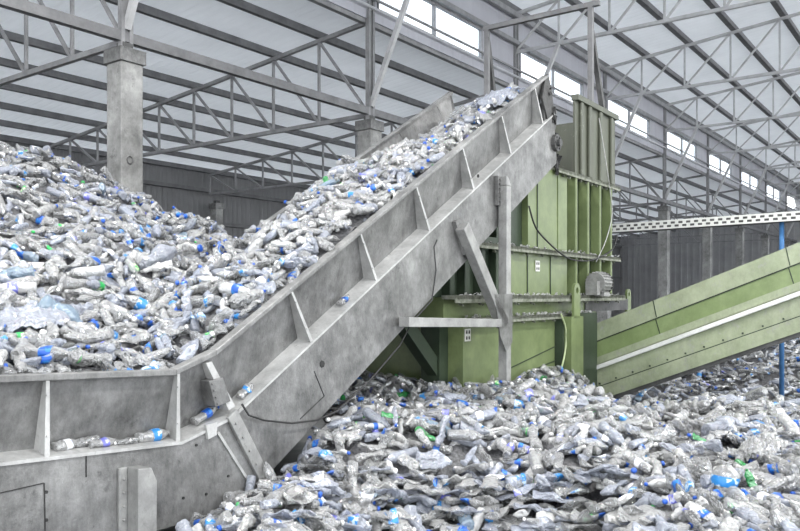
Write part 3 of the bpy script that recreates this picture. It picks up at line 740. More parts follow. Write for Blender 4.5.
# ------------------------------------------------------------------ green bale chute climbing to the right
ch = empty('inclined_chute', M(6.5, -2, 0), 'pale green enclosed chute with a lit ledge painted white climbing out to the right', 'chute')
CS = 6.51; CW0 = WB - .05
def czt(t): return 1.632 + .406 * t
def CH(t, d, f):
    """t along the chute, d depth behind its near face, f height fraction from the top edge (0) to the bottom edge (1)"""
    return M(CS + d, CW0 - t, czt(t) - 1.165 * f)
def cband(name, f0, f1, d0, d1, mat, t0=0.0, t1=6.5, par=None, bevel=0):
    mb = MB(); mb.hexa([CH(t0, d0, f1), CH(t1, d0, f1), CH(t1, d1, f1), CH(t0, d1, f1), CH(t0, d0, f0), CH(t1, d0, f0), CH(t1, d1, f0), CH(t0, d1, f0)])
    return mb.build(name, mat, par or ch, bevel=bevel)
cband('upper_panel', 0, .225, 0, 1.0, 'green_pale'); cband('recessed_panel', .235, .44, .03, .98, 'green_mid'); cband('dusty_ledge', .44, .53, -.01, .98, 'green_pale')
cband('white_lit_ledge', .545, .60, -.06, .02, 'white_lit_ledge', bevel=.008); cband('lower_panel', .53, .82, .02, .98, 'green_pale'); cband('bottom_panel', .83, 1.0, 0, 1.0, 'green_pale')
cband('seam_gap', .222, .238, .012, .95, 'green_dark'); cband('seam_gap', .818, .832, .012, .95, 'green_dark')
cband('chute_floor', 1.0, 1.05, .05, .95, 'steel_dark')
for t in (.95, 3.0 - .32 + .0,):
    mb = MB()
    for f0, f1 in ((0.0, .22), (.24, .54)):
        a = CH(t + .12 * f0, -.004 if f0 == 0 else .024, f0); b = CH(t + .22 * f1, -.004 if f0 == 0 else .024, f1); mb.bar(a, b, .008, .012)
    mb.build('panel_joint', 'green_dark', ch)
mb = MB()
for i in range(26):
    t = .15 + i * .25
    for f in (.79,): 
        p = CH(t, .012, f); mb.bar(p, (p[0] - P_M[0] * .012, p[1] - P_M[1] * .012, p[2]), .022, .022)
mb.build('rivet', 'green_dark', ch)
for t in (3.05, 3.3, 3.55):
    mb = MB(); a = CH(t, .4, 1.04); mb.bar(a, (a[0], a[1], a[2] - .22), .08, .08); mb.build('hanger_stub', 'steel_light', ch)
# cable tray on a blue post
def lineQ(x0, y0, t): return (x0 - Q_M[0] * t, y0 - Q_M[1] * t)
tr = empty('cable_tray', (3.925, 14, 3.2), 'perforated white cable tray running level behind the green chute', 'cable tray')
TX, TY = 3.925, 14.0
def T(t, d, z): return (TX - Q_M[0] * t + P_M[0] * d, TY - Q_M[1] * t + P_M[1] * d, 3.24 + z + .015 * t)
mb = MB(); t0, t1 = -.6, 6.5; step = .13; hh = .15
n = int((t1 - t0) / step)
mb.box(T, t0, t1, 0, .006, 0, .028); mb.box(T, t0, t1, 0, .006, .066, .084); mb.box(T, t0, t1, 0, .006, .122, hh)
for i in range(n): mb.box(T, t0 + i * step, t0 + i * step + step * .45, 0.0005, .0055, .028, .066); mb.box(T, t0 + (i + .5) * step, t0 + (i + .5) * step + step * .45, .0005, .0055, .084, .122)
mb.build('perforated_side', 'white_lit_ledge', tr)
mb = MB(); mb.box(T, t0, t1, .006, .30, 0, .006); mb.build('tray_floor', 'steel_dark', tr)
mb = MB(); mb.box(T, t0, t1, .30, .306, 0, hh); mb.build('far_side', 'steel_dark', tr)
r = 380 / F; t = (r * TY - TX) / (-Q_M[0] + r * Q_M[1]); bx, by, _ = T(t, .15, 0)
mb = MB(); mb.tube([(bx, by, 0), (bx, by, 3.24 + .015 * t)], .038, 12); pole = mb.build('blue_post', 'blue', smooth=True); tag(pole, 'slim blue steel post holding up the cable tray', 'post')
# ------------------------------------------------------------------ plastic bottles
PROF_A = [(0, .55), (.012, .90), (.06, 1.0), (.14, .97), (.20, 1.0), (.26, .93), (.32, 1.0), (.38, .93), (.44, 1.0), (.50, 1.0), (.58, 1.0), (.64, .98), (.71, .90), (.78, .70), (.85, .42), (.90, .32), (.91, .42), (.925, .30)]
PROF_B = [(0, .60), (.012, .93), (.05, 1.0), (.16, 1.0), (.24, .92), (.30, .84), (.36, .92), (.42, 1.0), (.55, 1.0), (.62, 1.0), (.68, .97), (.75, .82), (.82, .55), (.88, .36), (.905, .33), (.912, .44), (.925, .31)]
LO = [0, 1, 2, 4, 6, 8, 10, 12, 13, 15, -1]
def template(seed, style, L_, R_, nseg, squash, noise, bend, lo=False, bent_dents=5):
    """a bottle lying along local x, centred; returns body, label band and cap as (verts, faces)"""
    g = np.random.default_rng(seed)
    prof = [PROF_A, PROF_B][style]
    if lo: prof = [prof[i] for i in LO if i < len(prof)]
    dents = [(g.uniform(.1, .75), g.uniform(0, 6.28), g.uniform(.3, .75), g.uniform(.06, .14), g.uniform(.5, 1.1)) for _ in range(bent_dents)]
    ph = g.uniform(0, 6.28, 8); kf = g.uniform(2, 5, 4)
    tw = g.normal(0, .6)
    def deform(t, a, r):
        t = np.asarray(t, float); a = np.asarray(a, float); r = np.asarray(r, float) * R_
        fade = np.clip((.92 - t) / .2, 0.12, 1)
        for dt, da, dd, wt_, wa in dents:
            r = r * (1 - dd * fade * np.exp(-((t - dt) / wt_) ** 2 - (np.angle(np.exp(1j * (a - da))) / wa) ** 2))
        r = r * (1 + noise * fade * (np.sin(kf[0] * a + 14 * t + ph[0]) * .5 + np.sin(3 * a - 23 * t + ph[1]) * .5 + np.sin(5 * a + 37 * t + ph[2]) * .35))
        sq = 1 - (1 - squash) * np.clip(fade * (.75 + .25 * np.sin(9 * t + ph[3])), 0, 1)
        y = r * np.cos(a) * (1 + .38 * (1 - sq)); z = r * np.sin(a) * sq
        z = z + noise * R_ * .9 * np.sin(11 * t + ph[4]) * fade * (1.2 - squash)
        al = tw * t; y, z = y * np.cos(al) - z * np.sin(al), y * np.sin(al) + z * np.cos(al)
        x = (t - .5) * L_
        if abs(bend) > 1e-4:
            k = bend / L_; xx = np.sin(k * x) / k + z * -np.sin(k * x); zz = (1 - np.cos(k * x)) / k + z * np.cos(k * x); x, z = xx, zz
        return np.stack([x, y, z], -1)
    A = np.arange(nseg) * 2 * np.pi / nseg
    def lathe(ts, rs, close0, close1):
        T_, A_ = np.meshgrid(ts, A, indexing='ij'); R2 = np.repeat(np.array(rs)[:, None], nseg, 1)
        v = deform(T_.ravel(), A_.ravel(), R2.ravel()); f = []
        for i in range(len(ts) - 1):
            for k in range(nseg): f.append((i * nseg + k, i * nseg + (k + 1) % nseg, (i + 1) * nseg + (k + 1) % nseg, (i + 1) * nseg + k))
        if close0: v = np.vstack([v, deform([ts[0] + .018], [0], [0])]); c = len(v) - 1; f += [((k + 1) % nseg, k, c, c) for k in range(nseg)]
        if close1: v = np.vstack([v, deform([ts[-1]], [0], [0])]); c = len(v) - 1; o = (len(ts) - 1) * nseg; f += [(o + k, o + (k + 1) % nseg, c, c) for k in range(nseg)]
        return v, np.array(f)
    body = lathe([p[0] for p in prof], [p[1] for p in prof], True, True)
    lt = [.40, .47, .54, .62]; lr = np.interp(lt, [p[0] for p in prof], [p[1] for p in prof]) * 1.035 + .012
    lab = lathe(lt, lr, False, False)
    if lo: cap = lathe([.925, 1.0], [.40, .38], False, True)
    else: cap = lathe([.928, .932, .985, 1.0], [.36, .40, .39, .33], True, True)
    return dict(body=body, lab=lab, cap=cap)

SPEC = []
for i in range(26):
    g = np.random.default_rng(100 + i)
    big = i % 5 < 2
    L_, R_ = (.315, .046) if big else (.225, .034)
    state = ['whole', 'dented', 'crumpled'][[1, 2, 1, 2, 0, 2][i % 6]]
    sq = {'whole': .95, 'dented': g.uniform(.6, .85), 'crumpled': g.uniform(.35, .6)}[state]
    nz = {'whole': .03, 'dented': .07, 'crumpled': .17}[state]
    SPEC.append(dict(seed=100 + i, style=i % 2, L_=L_ * g.uniform(.9, 1.05), R_=R_ * g.uniform(.9, 1.1), squash=sq, noise=nz, bend=g.normal(0, .12 if state == 'whole' else .5), state=state, size='large' if big else 'small',
                     bent_dents={'whole': 1, 'dented': 3, 'crumpled': 6}[state]))
NV = len(SPEC)
for i in range(10):
    g = np.random.default_rng(300 + i)
    SPEC.append(dict(seed=300 + i, style=i % 2, L_=g.uniform(.24, .32), R_=g.uniform(.042, .054), squash=g.uniform(.10, .2), noise=.16, bend=g.normal(0, .5), state='flattened', size='large' if i % 2 else 'small', bent_dents=4))
def mk(sp, nseg, lo): return template(sp['seed'], sp['style'], sp['L_'], sp['R_'], nseg, sp['squash'], sp['noise'], sp['bend'], lo, sp['bent_dents'])
HI = [mk(sp, 14, False) for sp in SPEC]; LOW = [mk(sp, 9, True) for sp in SPEC]

# ------------------------------------------------------------------ heap surfaces
def bumps(x, y, a=.10):
    return a * (np.sin(2.1 * x + 1.3 * y + .5) * np.sin(1.7 * y - 1.1 * x + 2.) + .6 * np.sin(4.3 * x - 2.2 * y + 1.) * np.sin(3.9 * y + 1.7 * x))
zt_v = np.vectorize(ztop); zb_v = np.vectorize(zbot)
def MI(x, y):
    dx = x - MO[0]; dy = y - MO[1]; return dx * P_M[0] + dy * P_M[1], dx * Q_M[0] + dy * Q_M[1]
def h_left(x, y):
    s, w_ = MI(x, y)
    cone = 4.42 - .455 * np.sqrt((x + 5.6) ** 2 + (y - 10.2) ** 2 + .45)
    zt = zt_v(s); t = np.clip(w_ / 1.5, 0, 1); hi = np.clip((s - 1.6) / 1.0, 0, 1)
    belt = zt - .03 + (.20 - .12 * hi) * np.sin(np.pi * t) - .42 * hi * t ** 2 - np.clip(s - 3.9, 0, 1) * .30
    belt = belt - .62 * np.clip(w_ - 1.45, 0, 99) - 1.6 * np.clip(s - 1.9, 0, 9) * (w_ > 1.42)
    return np.maximum(cone + bumps(x, y, .08) * np.clip(w_ / 2, 0, 1), belt + bumps(x, y, .05))
def ok_left(x, y, m=.0):
    s, w_ = MI(x, y)
    a = (w_ > .10 + m) & (s < S_END - .15)
    return a & ~((s > 2.05) & (w_ > 1.40))
def h_right(x, y):
    u = x / y
    base = .80 + .085 * (y - 4.3)
    base = np.minimum(base, 1.06)
    fr = .80 + .05 * (y - 4.3)
    drop = np.clip((y - 7.9) / 1.3, 0, 1); far = .22 + np.clip((y - 12.3) / 3.2, 0, 1.0) * .62 + np.clip((y - 15.5) / 4, 0, 1) * .45 * np.clip((u - .30) / .2, .2, 1)
    rt = fr * (1 - drop) + far * drop
    k = np.clip((u - .20) / .14, 0, 1); k = k * k * (3 - 2 * k)
    kk = np.clip((y - 11.0) / .6, 0, 1); k = np.maximum(k, kk)
    h = base * (1 - k) + rt * k
    s, w_ = MI(x, y)
    h = h - .42 * np.clip(-.55 - x, 0, 9) * (w_ < 0)
    # steep face of pressed layers near the camera
    e = np.exp(-((x - .45) / 1.0) ** 4) * np.clip((5.95 - y) / .9, 0, 1); h = h - .50 * e
    h = h + .10 * np.exp(-((x - .25) / .5) ** 2 - ((y - 6.3) / .6) ** 2) + .08 * np.exp(-((x - 2.0) / .9) ** 2 - ((y - 6.6) / .7) ** 2)
    h = h - .20 * np.exp(-((x - .95) / .35) ** 2 - ((y - 5.9) / .4) ** 2)
    return h + bumps(x, y, .055)
def ok_right(x, y, h):
    s, w_ = MI(x, y)
    under = (w_ > -.02) & (w_ < 1.6) & (h > zb_v(s) - .12)
    press = (w_ > WB - .05) & (s > 2.95) & (s < 6.4)
    corner = (w_ > WB - .24) & (s > S(566, WB)) & (s < S(594, WB))
    t = CW0 - w_; chute = (s > CS - .1) & (s < CS + 1.1) & (t > -.1) & (h > 1.632 + .406 * t - 1.165 - .05)
    behind = (w_ > .05) & (s < .6)
    return ~(under | press | chute | behind | corner) & ~((w_ > WB) & (s > 6.3) & (y < 11.2))
def in_view(x, y, z, m=60):
    px = CX + F * x / y; py = HY - F * (z - CZ) / y
    return (px > -m * 5) & (px < 800 + m * 3) & (py < 531 + m * 1.3)
STRATA = lambda x, y: (np.abs(x - .45) < 1.15) & (y < 5.85)

B = []            # x, y, z, ax(3 axis), roll, scale, variant, tint, label, cap, zone
def basis(h, x, y):
    e = .08; gx = (h(x + e, y) - h(x - e, y)) / (2 * e); gy = (h(x, y + e) - h(x, y - e)) / (2 * e)
    n = np.stack([-gx, -gy, np.ones_like(gx)], -1); return n / np.linalg.norm(n, axis=1)[:, None]
def scatter(h, ok, x0, x1, y0, y1, dens, layers, heap, flat=0, cond=None, tiltsd=.32, thin=None):
    out = []
    area = (x1 - x0) * (y1 - y0)
    for (off, frac) in layers:
        n = int(area * dens * frac)
        x = rng.uniform(x0, x1, n); y = rng.uniform(y0, y1, n)
        z = h(x, y); sel = ok(x, y, z) & in_view(x, y, z)
        if cond is not None: sel &= cond(x, y)
        if thin is not None: sel &= rng.uniform(0, 1, n) < thin(x, y)
        x, y, z = x[sel], y[sel], z[sel]; n = len(x)
        nm = basis(h, x, y)
        a = rng.uniform(0, 2 * np.pi, n)
        t = np.stack([np.cos(a), np.sin(a), np.zeros(n)], -1); t -= nm * (t * nm).sum(1)[:, None]; t /= np.linalg.norm(t, axis=1)[:, None]
        ax = t + nm * rng.normal(0, tiltsd, n)[:, None]; ax /= np.linalg.norm(ax, axis=1)[:, None]
        z = z + off + rng.normal(0, .018, n)
        for i in range(n):
            fl = flat > 0 and rng.random() < flat
            v = int(rng.integers(NV, len(SPEC))) if fl else int(rng.integers(0, NV))
            tint = rng.choice(6, p=[.52, .25, .07, .152, .002, .006])
            lab = rng.choice(6, p=[.795, .08, .045, .045, .010, .025]) - 1
            cap = rng.choice(4, p=[.77, .09, .13, .01]) - 1
            roll = rng.uniform(0, 6.28) if not fl else rng.normal(0, .35)
            B.append([x[i], y[i], z[i], ax[i], nm[i], roll, rng.uniform(.88, 1.12), v, int(tint), int(lab), int(cap), heap])
okl = lambda x, y, z: ok_left(x, y)
okl_h = lambda x, y, z: ok_left(x, y, .12 * 0)
LAY = [(-.075, .36), (-.03, .36), (.015, .28)]
scatter(h_left, okl, -9.5, 2.6, 3.4, 12.5, 96, LAY, 'left', flat=.06, thin=lambda x, y: np.where(y > 9, .8, 1.0) * np.where((x < -5.8) & (y > 9.8), .35, 1))
scatter(h_right, ok_right, -2.6, 6.2, 3.7, 12.0, 104, LAY, 'right', flat=.10, cond=lambda x, y: ~(STRATA(x, y) & (rng.random(x.shape) < .90)))
scatter(h_right, ok_right, 2.0, 12.0, 12.0, 19.5, 42, [(-.03, .5), (.01, .5)], 'right')
scatter(h_left, lambda x, y, z: ok_left(x, y) & (MI(x, y)[0] > -.8) & (MI(x, y)[1] < 1.45), -2.2, 2.6, 5.0, 11.0, 60, [(-.04, .5), (.0, .5)], 'left')
nflat0 = len(B)
scatter(h_right, ok_right, -.8, 1.7, 3.7, 5.9, 190, [(-.12, .35), (-.05, .35), (.02, .3)], 'layers', flat=1.0, cond=STRATA, tiltsd=.10)
for b in B[nflat0:]:            # pressed layers lie level, one on the other
    a = rng.normal(.15, .6); b[3] = np.array([math.cos(a), math.sin(a) * .8, rng.normal(-.05, .10)]); b[3] /= np.linalg.norm(b[3]); b[4] = np.array([rng.normal(0, .12), rng.normal(.20, .10), 1.0])

def frame_of(b):
    ax = b[3]; n = b[4] - ax * np.dot(b[4], ax); n /= np.linalg.norm(n); s_ = np.cross(n, ax)
    c, si = math.cos(b[5]), math.sin(b[5]); y_ = s_ * c + n * si; z_ = n * c - s_ * si
    return np.stack([ax, y_, z_], 1) * b[6]
FR = [frame_of(b) for b in B]
POS = np.array([[b[0], b[1], b[2]] for b in B])
# keep every bottle of the trough inside its walls, and out of the beam face
for i, b in enumerate(B):
    s, w_ = M_inv(b[0], b[1])
    ext = abs(FR[i][0, 0] * Q_M[0] + FR[i][1, 0] * Q_M[1]) * SPEC[b[7]]['L_'] * .5 + .045
    if b[11] == 'left':
        lim = .10 + (ext if POS[i, 2] < ztop(s) + .02 else ext * .5)
        if w_ < lim: POS[i, 0] += Q_M[0] * (lim - w_); POS[i, 1] += Q_M[1] * (lim - w_)
        if s > 2.0 and w_ > 1.40 - ext: d = w_ - (1.40 - ext); POS[i, 0] -= Q_M[0] * d; POS[i, 1] -= Q_M[1] * d
    elif w_ < 0 and w_ > -ext and POS[i, 2] > zbot(s) - .1:
        d = w_ + ext; POS[i, 0] -= Q_M[0] * d; POS[i, 1] -= Q_M[1] * d

# which ones show: coarse depth picture
def hidden(x, y, z):
    """sight line passes through the conveyor side or the press before it reaches the point"""
    s, w_ = M_inv(x, y)
    if w_ > .02:
        cs, cw = M_inv(0, 0); k = (0 - cw) / (w_ - cw)
        ss = cs + (s - cs) * k; zz = CZ + (z - CZ) * k
        if -4.6 < ss < S_END + .2 and zbot(ss) < zz < ztop(ss): return True
        k = (WB - cw) / (w_ - cw)
        if 0 < k < 1:
            ss = cs + (s - cs) * k; zz = CZ + (z - CZ) * k
            if sL < ss < sR and zz < zB: return True
    return False
WZ, HZ = 400, 266
zbuf = np.full(WZ * HZ, 1e9); ids = []; pxs = []; ds = []
for i, b in enumerate(B):
    if hidden(*POS[i]): continue
    v = LOW[b[7]]['body'][0] @ FR[i].T + POS[i]
    px = (CX + F * v[:, 0] / v[:, 1]) / 2; py = (HY - F * (v[:, 2] - CZ) / v[:, 1]) / 2
    k = (px >= 0) & (px < WZ - 1) & (py >= 0) & (py < HZ - 1)
    if not k.any(): continue
    a = py[k].astype(int) * WZ + px[k].astype(int)
    for off in (0, 1, WZ, WZ + 1): ids.append(np.full(a.shape, i)); pxs.append(a + off); ds.append(v[k, 1])
ids = np.concatenate(ids); pxs = np.concatenate(pxs); ds = np.concatenate(ds)
np.minimum.at(zbuf, pxs, ds)
win = ds <= zbuf[pxs] + 1e-6
key = np.unique(pxs[win].astype(np.int64) * 100000 + ids[win]); score = np.bincount((key % 100000).astype(int), minlength=len(B)).astype(float)
flat_ids = [i for i, b in enumerate(B) if b[7] >= NV]; full_ids = [i for i, b in enumerate(B) if b[7] < NV]
full_ids.sort(key=lambda i: -score[i]); flat_ids.sort(key=lambda i: -score[i])
px_all = CX + F * POS[:, 0] / POS[:, 1]; py_all = HY - F * (POS[:, 2] - CZ) / POS[:, 1]
inside = lambda i: 6 < px_all[i] < 794 and 0 < py_all[i] < 526 and score[i] > 0
single = [i for i in full_ids if inside(i)][:300] + [i for i in flat_ids if inside(i)][:150]

# ---- the mass of the others: one mesh of whole bottles with the dark gap sheet below them, one of flattened bottles
TM = ['clear', 'bluish', 'cloudy', 'greyish', 'green_pet', 'blue_pet']
LM = ['label_' + k for k in LABELS]; CM = ['cap_' + k for k in CAPS]
ALLM = TM + LM + CM + ['core']
def mass(name, idx, cores, label, cat):
    vs, fs, ms, n = [], [], [], 0
    for i in idx:
        b = B[i]; t = LOW[b[7]]
        for part, mi in (('body', b[8]), ('lab', 6 + b[9] if b[9] >= 0 else -1), ('cap', 11 + b[10] if b[10] >= 0 else -1)):
            if mi < 0: continue
            v, f = t[part]; vs.append(v @ FR[i].T + POS[i]); fs.append(f + n); ms.append(np.full(len(f), mi)); n += len(v)
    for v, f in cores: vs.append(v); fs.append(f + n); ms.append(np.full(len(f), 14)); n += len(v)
    v = np.vstack(vs); f = np.vstack(fs); mi = np.concatenate(ms)
    c = np.array([v[:, 0].mean(), v[:, 1].mean(), 0]); v = v - c
    tri = f[:, 2] == f[:, 3]; lens = np.where(tri, 3, 4); flatl = f[np.arange(4)[None, :] < lens[:, None]]
    me = bpy.data.meshes.new(name); me.vertices.add(len(v)); me.vertices.foreach_set('co', v.ravel())
    me.loops.add(len(flatl)); me.loops.foreach_set('vertex_index', flatl.astype(np.int32)); me.polygons.add(len(f))
    me.polygons.foreach_set('loop_start', np.concatenate([[0], np.cumsum(lens)[:-1]]).astype(np.int32)); me.polygons.foreach_set('loop_total', lens.astype(np.int32))
    for k in ALLM: me.materials.append(MAT[k])
    me.polygons.foreach_set('material_index', mi.astype(np.int32)); me.update(calc_edges=True); me.validate()
    o = bpy.data.objects.new(name, me); COL.objects.link(o); o.location = c
    return tag(o, label, cat, kind='stuff')
def core_grid(fx, us, vs_, h, ok, drop):
    U, V = np.meshgrid(us, vs_, indexing='ij'); X, Y = fx(U, V); Z_ = h(X.ravel(), Y.ravel()).reshape(X.shape)
    good = ok(X, Y, Z_); Z_ = Z_ - drop + rng.normal(0, .022, X.shape); n2 = U.shape[1]
    v = np.stack([X.ravel(), Y.ravel(), Z_.ravel()], -1); f = []
    for i in range(U.shape[0] - 1):
        for j in range(n2 - 1):
            if good[i, j] and good[i + 1, j] and good[i, j + 1] and good[i + 1, j + 1]: f.append((i * n2 + j, (i + 1) * n2 + j, (i + 1) * n2 + j + 1, i * n2 + j + 1))
    return v, np.array(f)
mfx = lambda s, w_: (MO[0] + P_M[0] * s + Q_M[0] * w_, MO[1] + P_M[1] * s + Q_M[1] * w_)
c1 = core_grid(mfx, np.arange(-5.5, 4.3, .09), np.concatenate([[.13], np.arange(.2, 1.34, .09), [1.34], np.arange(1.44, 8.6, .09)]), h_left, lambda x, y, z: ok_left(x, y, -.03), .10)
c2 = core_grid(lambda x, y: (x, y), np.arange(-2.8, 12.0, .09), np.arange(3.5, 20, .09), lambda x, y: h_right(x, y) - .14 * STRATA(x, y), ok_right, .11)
ss = set(single)
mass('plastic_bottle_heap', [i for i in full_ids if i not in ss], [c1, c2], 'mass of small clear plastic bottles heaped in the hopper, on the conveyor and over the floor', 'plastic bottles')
mass('flattened_bottle_layers', [i for i in flat_ids if i not in ss], [], 'mass of flattened clear plastic bottles, mostly in dark pressed layers at the front', 'flattened bottles')

# ---- the singles
meshes = {}
def part_mesh(v, part, mat):
    k = (v, part, mat)
    if k not in meshes:
        vv, ff = HI[v][part]; me = bpy.data.meshes.new({'body': 'plastic_bottle', 'lab': 'paper_label', 'cap': 'screw_cap'}[part])
        me.from_pydata([tuple(p) for p in vv], [], [tuple(f[:3]) if f[2] == f[3] else tuple(f) for f in ff]); me.materials.append(MAT[mat])
        if part != 'body' or SPEC[v]['state'] == 'whole': me.polygons.foreach_set('use_smooth', [True] * len(me.polygons))
        me.update(); meshes[k] = me
    return meshes[k]
from mathutils import Matrix
def heading(i):
    b = B[i]; v = FR[i][:, 0]; p = POS[i]; q = p + v * .1
    dx = q[0] / q[1] - p[0] / p[1]; dy = (q[2] - CZ) / q[1] - (p[2] - CZ) / p[1]
    a = math.degrees(math.atan2(dy, dx)) % 360
    return ['right', 'up right', 'up', 'up left', 'left', 'down left', 'down', 'down right'][int((a + 22.5) // 45) % 8]
def zone(i):
    px, py = px_all[i], py_all[i]; s, w_ = M_inv(POS[i][0], POS[i][1])
    if B[i][11] == 'left':
        if s > 2.9: return 'near conveyor top'
        if s > 1.5 and w_ < 1.7: return 'halfway up conveyor'
        if s > .1 and w_ < 1.9: return 'on lower conveyor slope'
        if s > -1.2 and w_ < 1.5: return 'at conveyor foot'
        if w_ < .6: return 'behind hopper rim'
        if w_ < 1.6: return 'inside hopper'
        if POS[i][2] > 3.5: return 'on mound crest'
        if px < 100: return 'on mound, left side'
        if px < 180: return 'on mound below column'
        return 'in the dip beside mound'
    if B[i][11] == 'layers': return 'pressed layers, ' + ('far ' if POS[i][1] > 5.2 else 'near ') + ('left' if px < 370 else 'middle' if px < 450 else 'centre' if px < 520 else 'right') 
    if px < 250: return 'beside hopper base'
    if px < 350 and py > 440: return 'at lower left heap'
    if px < 400 and py <= 440: return 'under conveyor beam'
    if py < 400 and px < 600: return 'before green press'
    if py < 440 and px > 590: return 'before green chute'
    if px < 480: return 'above pressed layers'
    if px < 600: return 'on middle heap'
    if px < 700: return 'on right heap'
    return 'at right edge of heap'
STATE = {'whole': 'whole', 'dented': 'dented', 'crumpled': 'crumpled', 'flattened': 'flattened'}
TN = ['clear', 'bluish', 'milky', 'grey', 'green', 'blue']
def look(i):
    b = B[i]; sp = SPEC[b[7]]
    t = '%s %s %s bottle' % (sp['size'], sp['state'], TN[b[8]])
    if b[9] >= 0: t += ', %s label' % LABELS[b[9]]
    if b[10] >= 0: t += ', %s cap' % CAPS[b[10]]
    t += (', neck %s' % heading(i))
    return t + ', ' + zone(i)
by = {}
for i in single: by.setdefault(look(i), []).append(i)
final = {}
for t, lst in by.items():
    lst.sort(key=lambda i: px_all[i])
    if len(lst) == 1: final[lst[0]] = t
    else:
        for k, i in enumerate(lst):
            if k == 0: s_ = 'leftmost such'
            elif k == len(lst) - 1: s_ = 'rightmost such'
            else: s_ = ORD[k] + ' such'
            final[i] = s_ + ' ' + t
GRP = {'left': 'plastic bottles in the hopper, on the mound and on the conveyor', 'right': 'plastic bottles heaped on the floor', 'layers': 'flattened bottles in the pressed layers'}
proto = {}
for i in single:
    b = B[i]; fl = b[7] >= NV
    o = bpy.data.objects.new('flattened_bottle' if fl else 'plastic_bottle', part_mesh(b[7], 'body', TM[b[8]])); COL.objects.link(o)
    o.matrix_world = Matrix([list(FR[i][r_]) + [POS[i][r_]] for r_ in range(3)] + [[0, 0, 0, 1]])
    tag(o, final[i], 'bottle', GRP[b[11]])
    if b[9] >= 0: c = bpy.data.objects.new('label_band', part_mesh(b[7], 'lab', LM[b[9]])); COL.objects.link(c); c.parent = o
    if b[10] >= 0: c = bpy.data.objects.new('screw_cap', part_mesh(b[7], 'cap', CM[b[10]])); COL.objects.link(c); c.parent = o
# ------------------------------------------------------------------ single odd pieces lying on the heaps
def hit(px, py, hf, y0=3.6, lift=0.0):
    y = y0
    while y < 20:
        x = (px - CX) / F * y; z = CZ + (HY - py) / F * y
        if z <= float(hf(np.array([x]), np.array([y]))[0]) + lift: return x, y, z
        y += .02
    return x, y, z
def place(o, p, ax, up=(0, 0, 1), roll=0.0):
    b = [0, 0, 0, np.array(ax, float) / np.linalg.norm(ax), np.array(up, float), roll, 1.0]
    f = frame_of(b); o.matrix_world = Matrix([list(f[r_]) + [p[r_]] for r_ in range(3)] + [[0, 0, 0, 1]])
def obj_from(name, vf, mat, parent=None, smooth=True):
    vv, ff = vf; me = bpy.data.meshes.new(name); me.from_pydata([tuple(p) for p in vv], [], [tuple(f[:3]) if f[2] == f[3] else tuple(f) for f in ff]); me.materials.append(MAT[mat])
    me.polygons.foreach_set('use_smooth', [smooth] * len(me.polygons)); me.update(); o = bpy.data.objects.new(name, me); COL.objects.link(o); o.parent = parent; return o
def bottle_at(p, ax, seed, L_, R_, sq, nz, tint, lab, cap, label, cat='bottle', group=None, name='plastic_bottle', roll=0.0, bend=0.0, style=0, dents=2):
    t = template(seed, style, L_, R_, 18, sq, nz, bend, False, dents)
    o = obj_from(name, t['body'], tint); place(o, p, ax, roll=roll); tag(o, label, cat, group)
    if lab: obj_from('label_band', t['lab'], 'label_' + lab, o)
    if cap: obj_from('screw_cap', t['cap'], 'cap_' + cap, o)
    return o
# bottles left lying on the beam ledge
LG = 'bottles lying on the beam ledge'
def ledge(px, ax_sign, L_, R_, sq, tint, lab, cap, label, seed, lift=0.0, wv=.075, tilt=0.0, nz=.08):
    s = S(px, wv); z = zled(s) + R_ * (sq * .5 + .5) + lift + .008
    d = np.array([P_M[0], P_M[1], 0.0]) * ax_sign + np.array([0, 0, tilt])
    bottle_at(M(s, wv, z), d, seed, L_, R_, sq, nz, tint, lab, cap, label, group=LG)
ledge(66, 1, .17, .040, .75, 'clear', 'white', None, 'crumpled clear bottle with white label on the ledge, close to left rib', 901, .0, .085, .1)
ledge(83, -1, .20, .033, .8, 'greyish', None, None, 'grey dented bottle lying on the ledge between two lower bottles', 902, .01, .09, -.05)
ledge(103, 1, .20, .034, .7, 'clear', 'violet', None, 'clear dented bottle with violet label on the ledge, second from left rib', 903, .0, .06, .03)
ledge(125, -1, .16, .028, .6, 'greyish', None, 'white', 'small squashed grey bottle with white cap on the ledge', 904, 0, .05)
ledge(154, 1, .27, .042, .9, 'clear', 'light blue', None, 'large clear bottle with light blue label on the ledge beside second rib', 905, 0, .07, nz=.03)
ledge(206, 1, .24, .038, .8, 'clear', 'blue', 'blue', 'clear bottle with blue label and blue cap wedged at the conveyor bend', 906, .03, .08, .35, nz=.05)
for px, py, lab, sd, tx in ((345, 305, 'blue', 907, 'small crumpled bottle with blue label on the sloping ledge below fourth rib'), (247, 396, 'light blue', 908, 'small crumpled bottle with light blue label at the foot of the sloping ledge')):
    s, z = on_plane(px, py, .06); bottle_at(M(s, .07, zled(s) + .045), (P_M[0], P_M[1], SLOPE), sd, .17, .032, .55, .18, 'clear', lab, None, tx, group=LG)
# larger containers
def jug(px, py, hf, ax, L_, R_, tint, lab, cap, label, seed, roll=0.0, sq=.85, nz=.05, name='water_jug', cat='water jug', y0=3.6, up=.02):
    x, y, z = hit(px, py, hf, y0); bottle_at((x, y, z + up + R_ * .25), ax, seed, L_, R_, sq, nz, tint, lab, cap, label, cat, None, name, roll, style=0, dents=3)
jug(62, 322, h_left, (1, .2, -.55), .34, .10, 'blue_pet', None, None, 'big pale blue water jug on the mound, above the wrinkled plastic sheet', 921, y0=4.2)
jug(158, 262, h_left, (1, .35, .5), .42, .11, 'bluish', None, None, 'big ribbed bluish water jug resting high on the mound below the column', 922, y0=5)
jug(186, 256, h_left, (1, -.3, .2), .36, .10, 'cloudy', None, 'blue', 'big milky water jug resting in the dip between mound and conveyor', 923, y0=5)
jug(722, 432, h_right, (1, .5, .35), .32, .095, 'bluish', None, None, 'big bluish jug on the right heap near the blue post', 924)
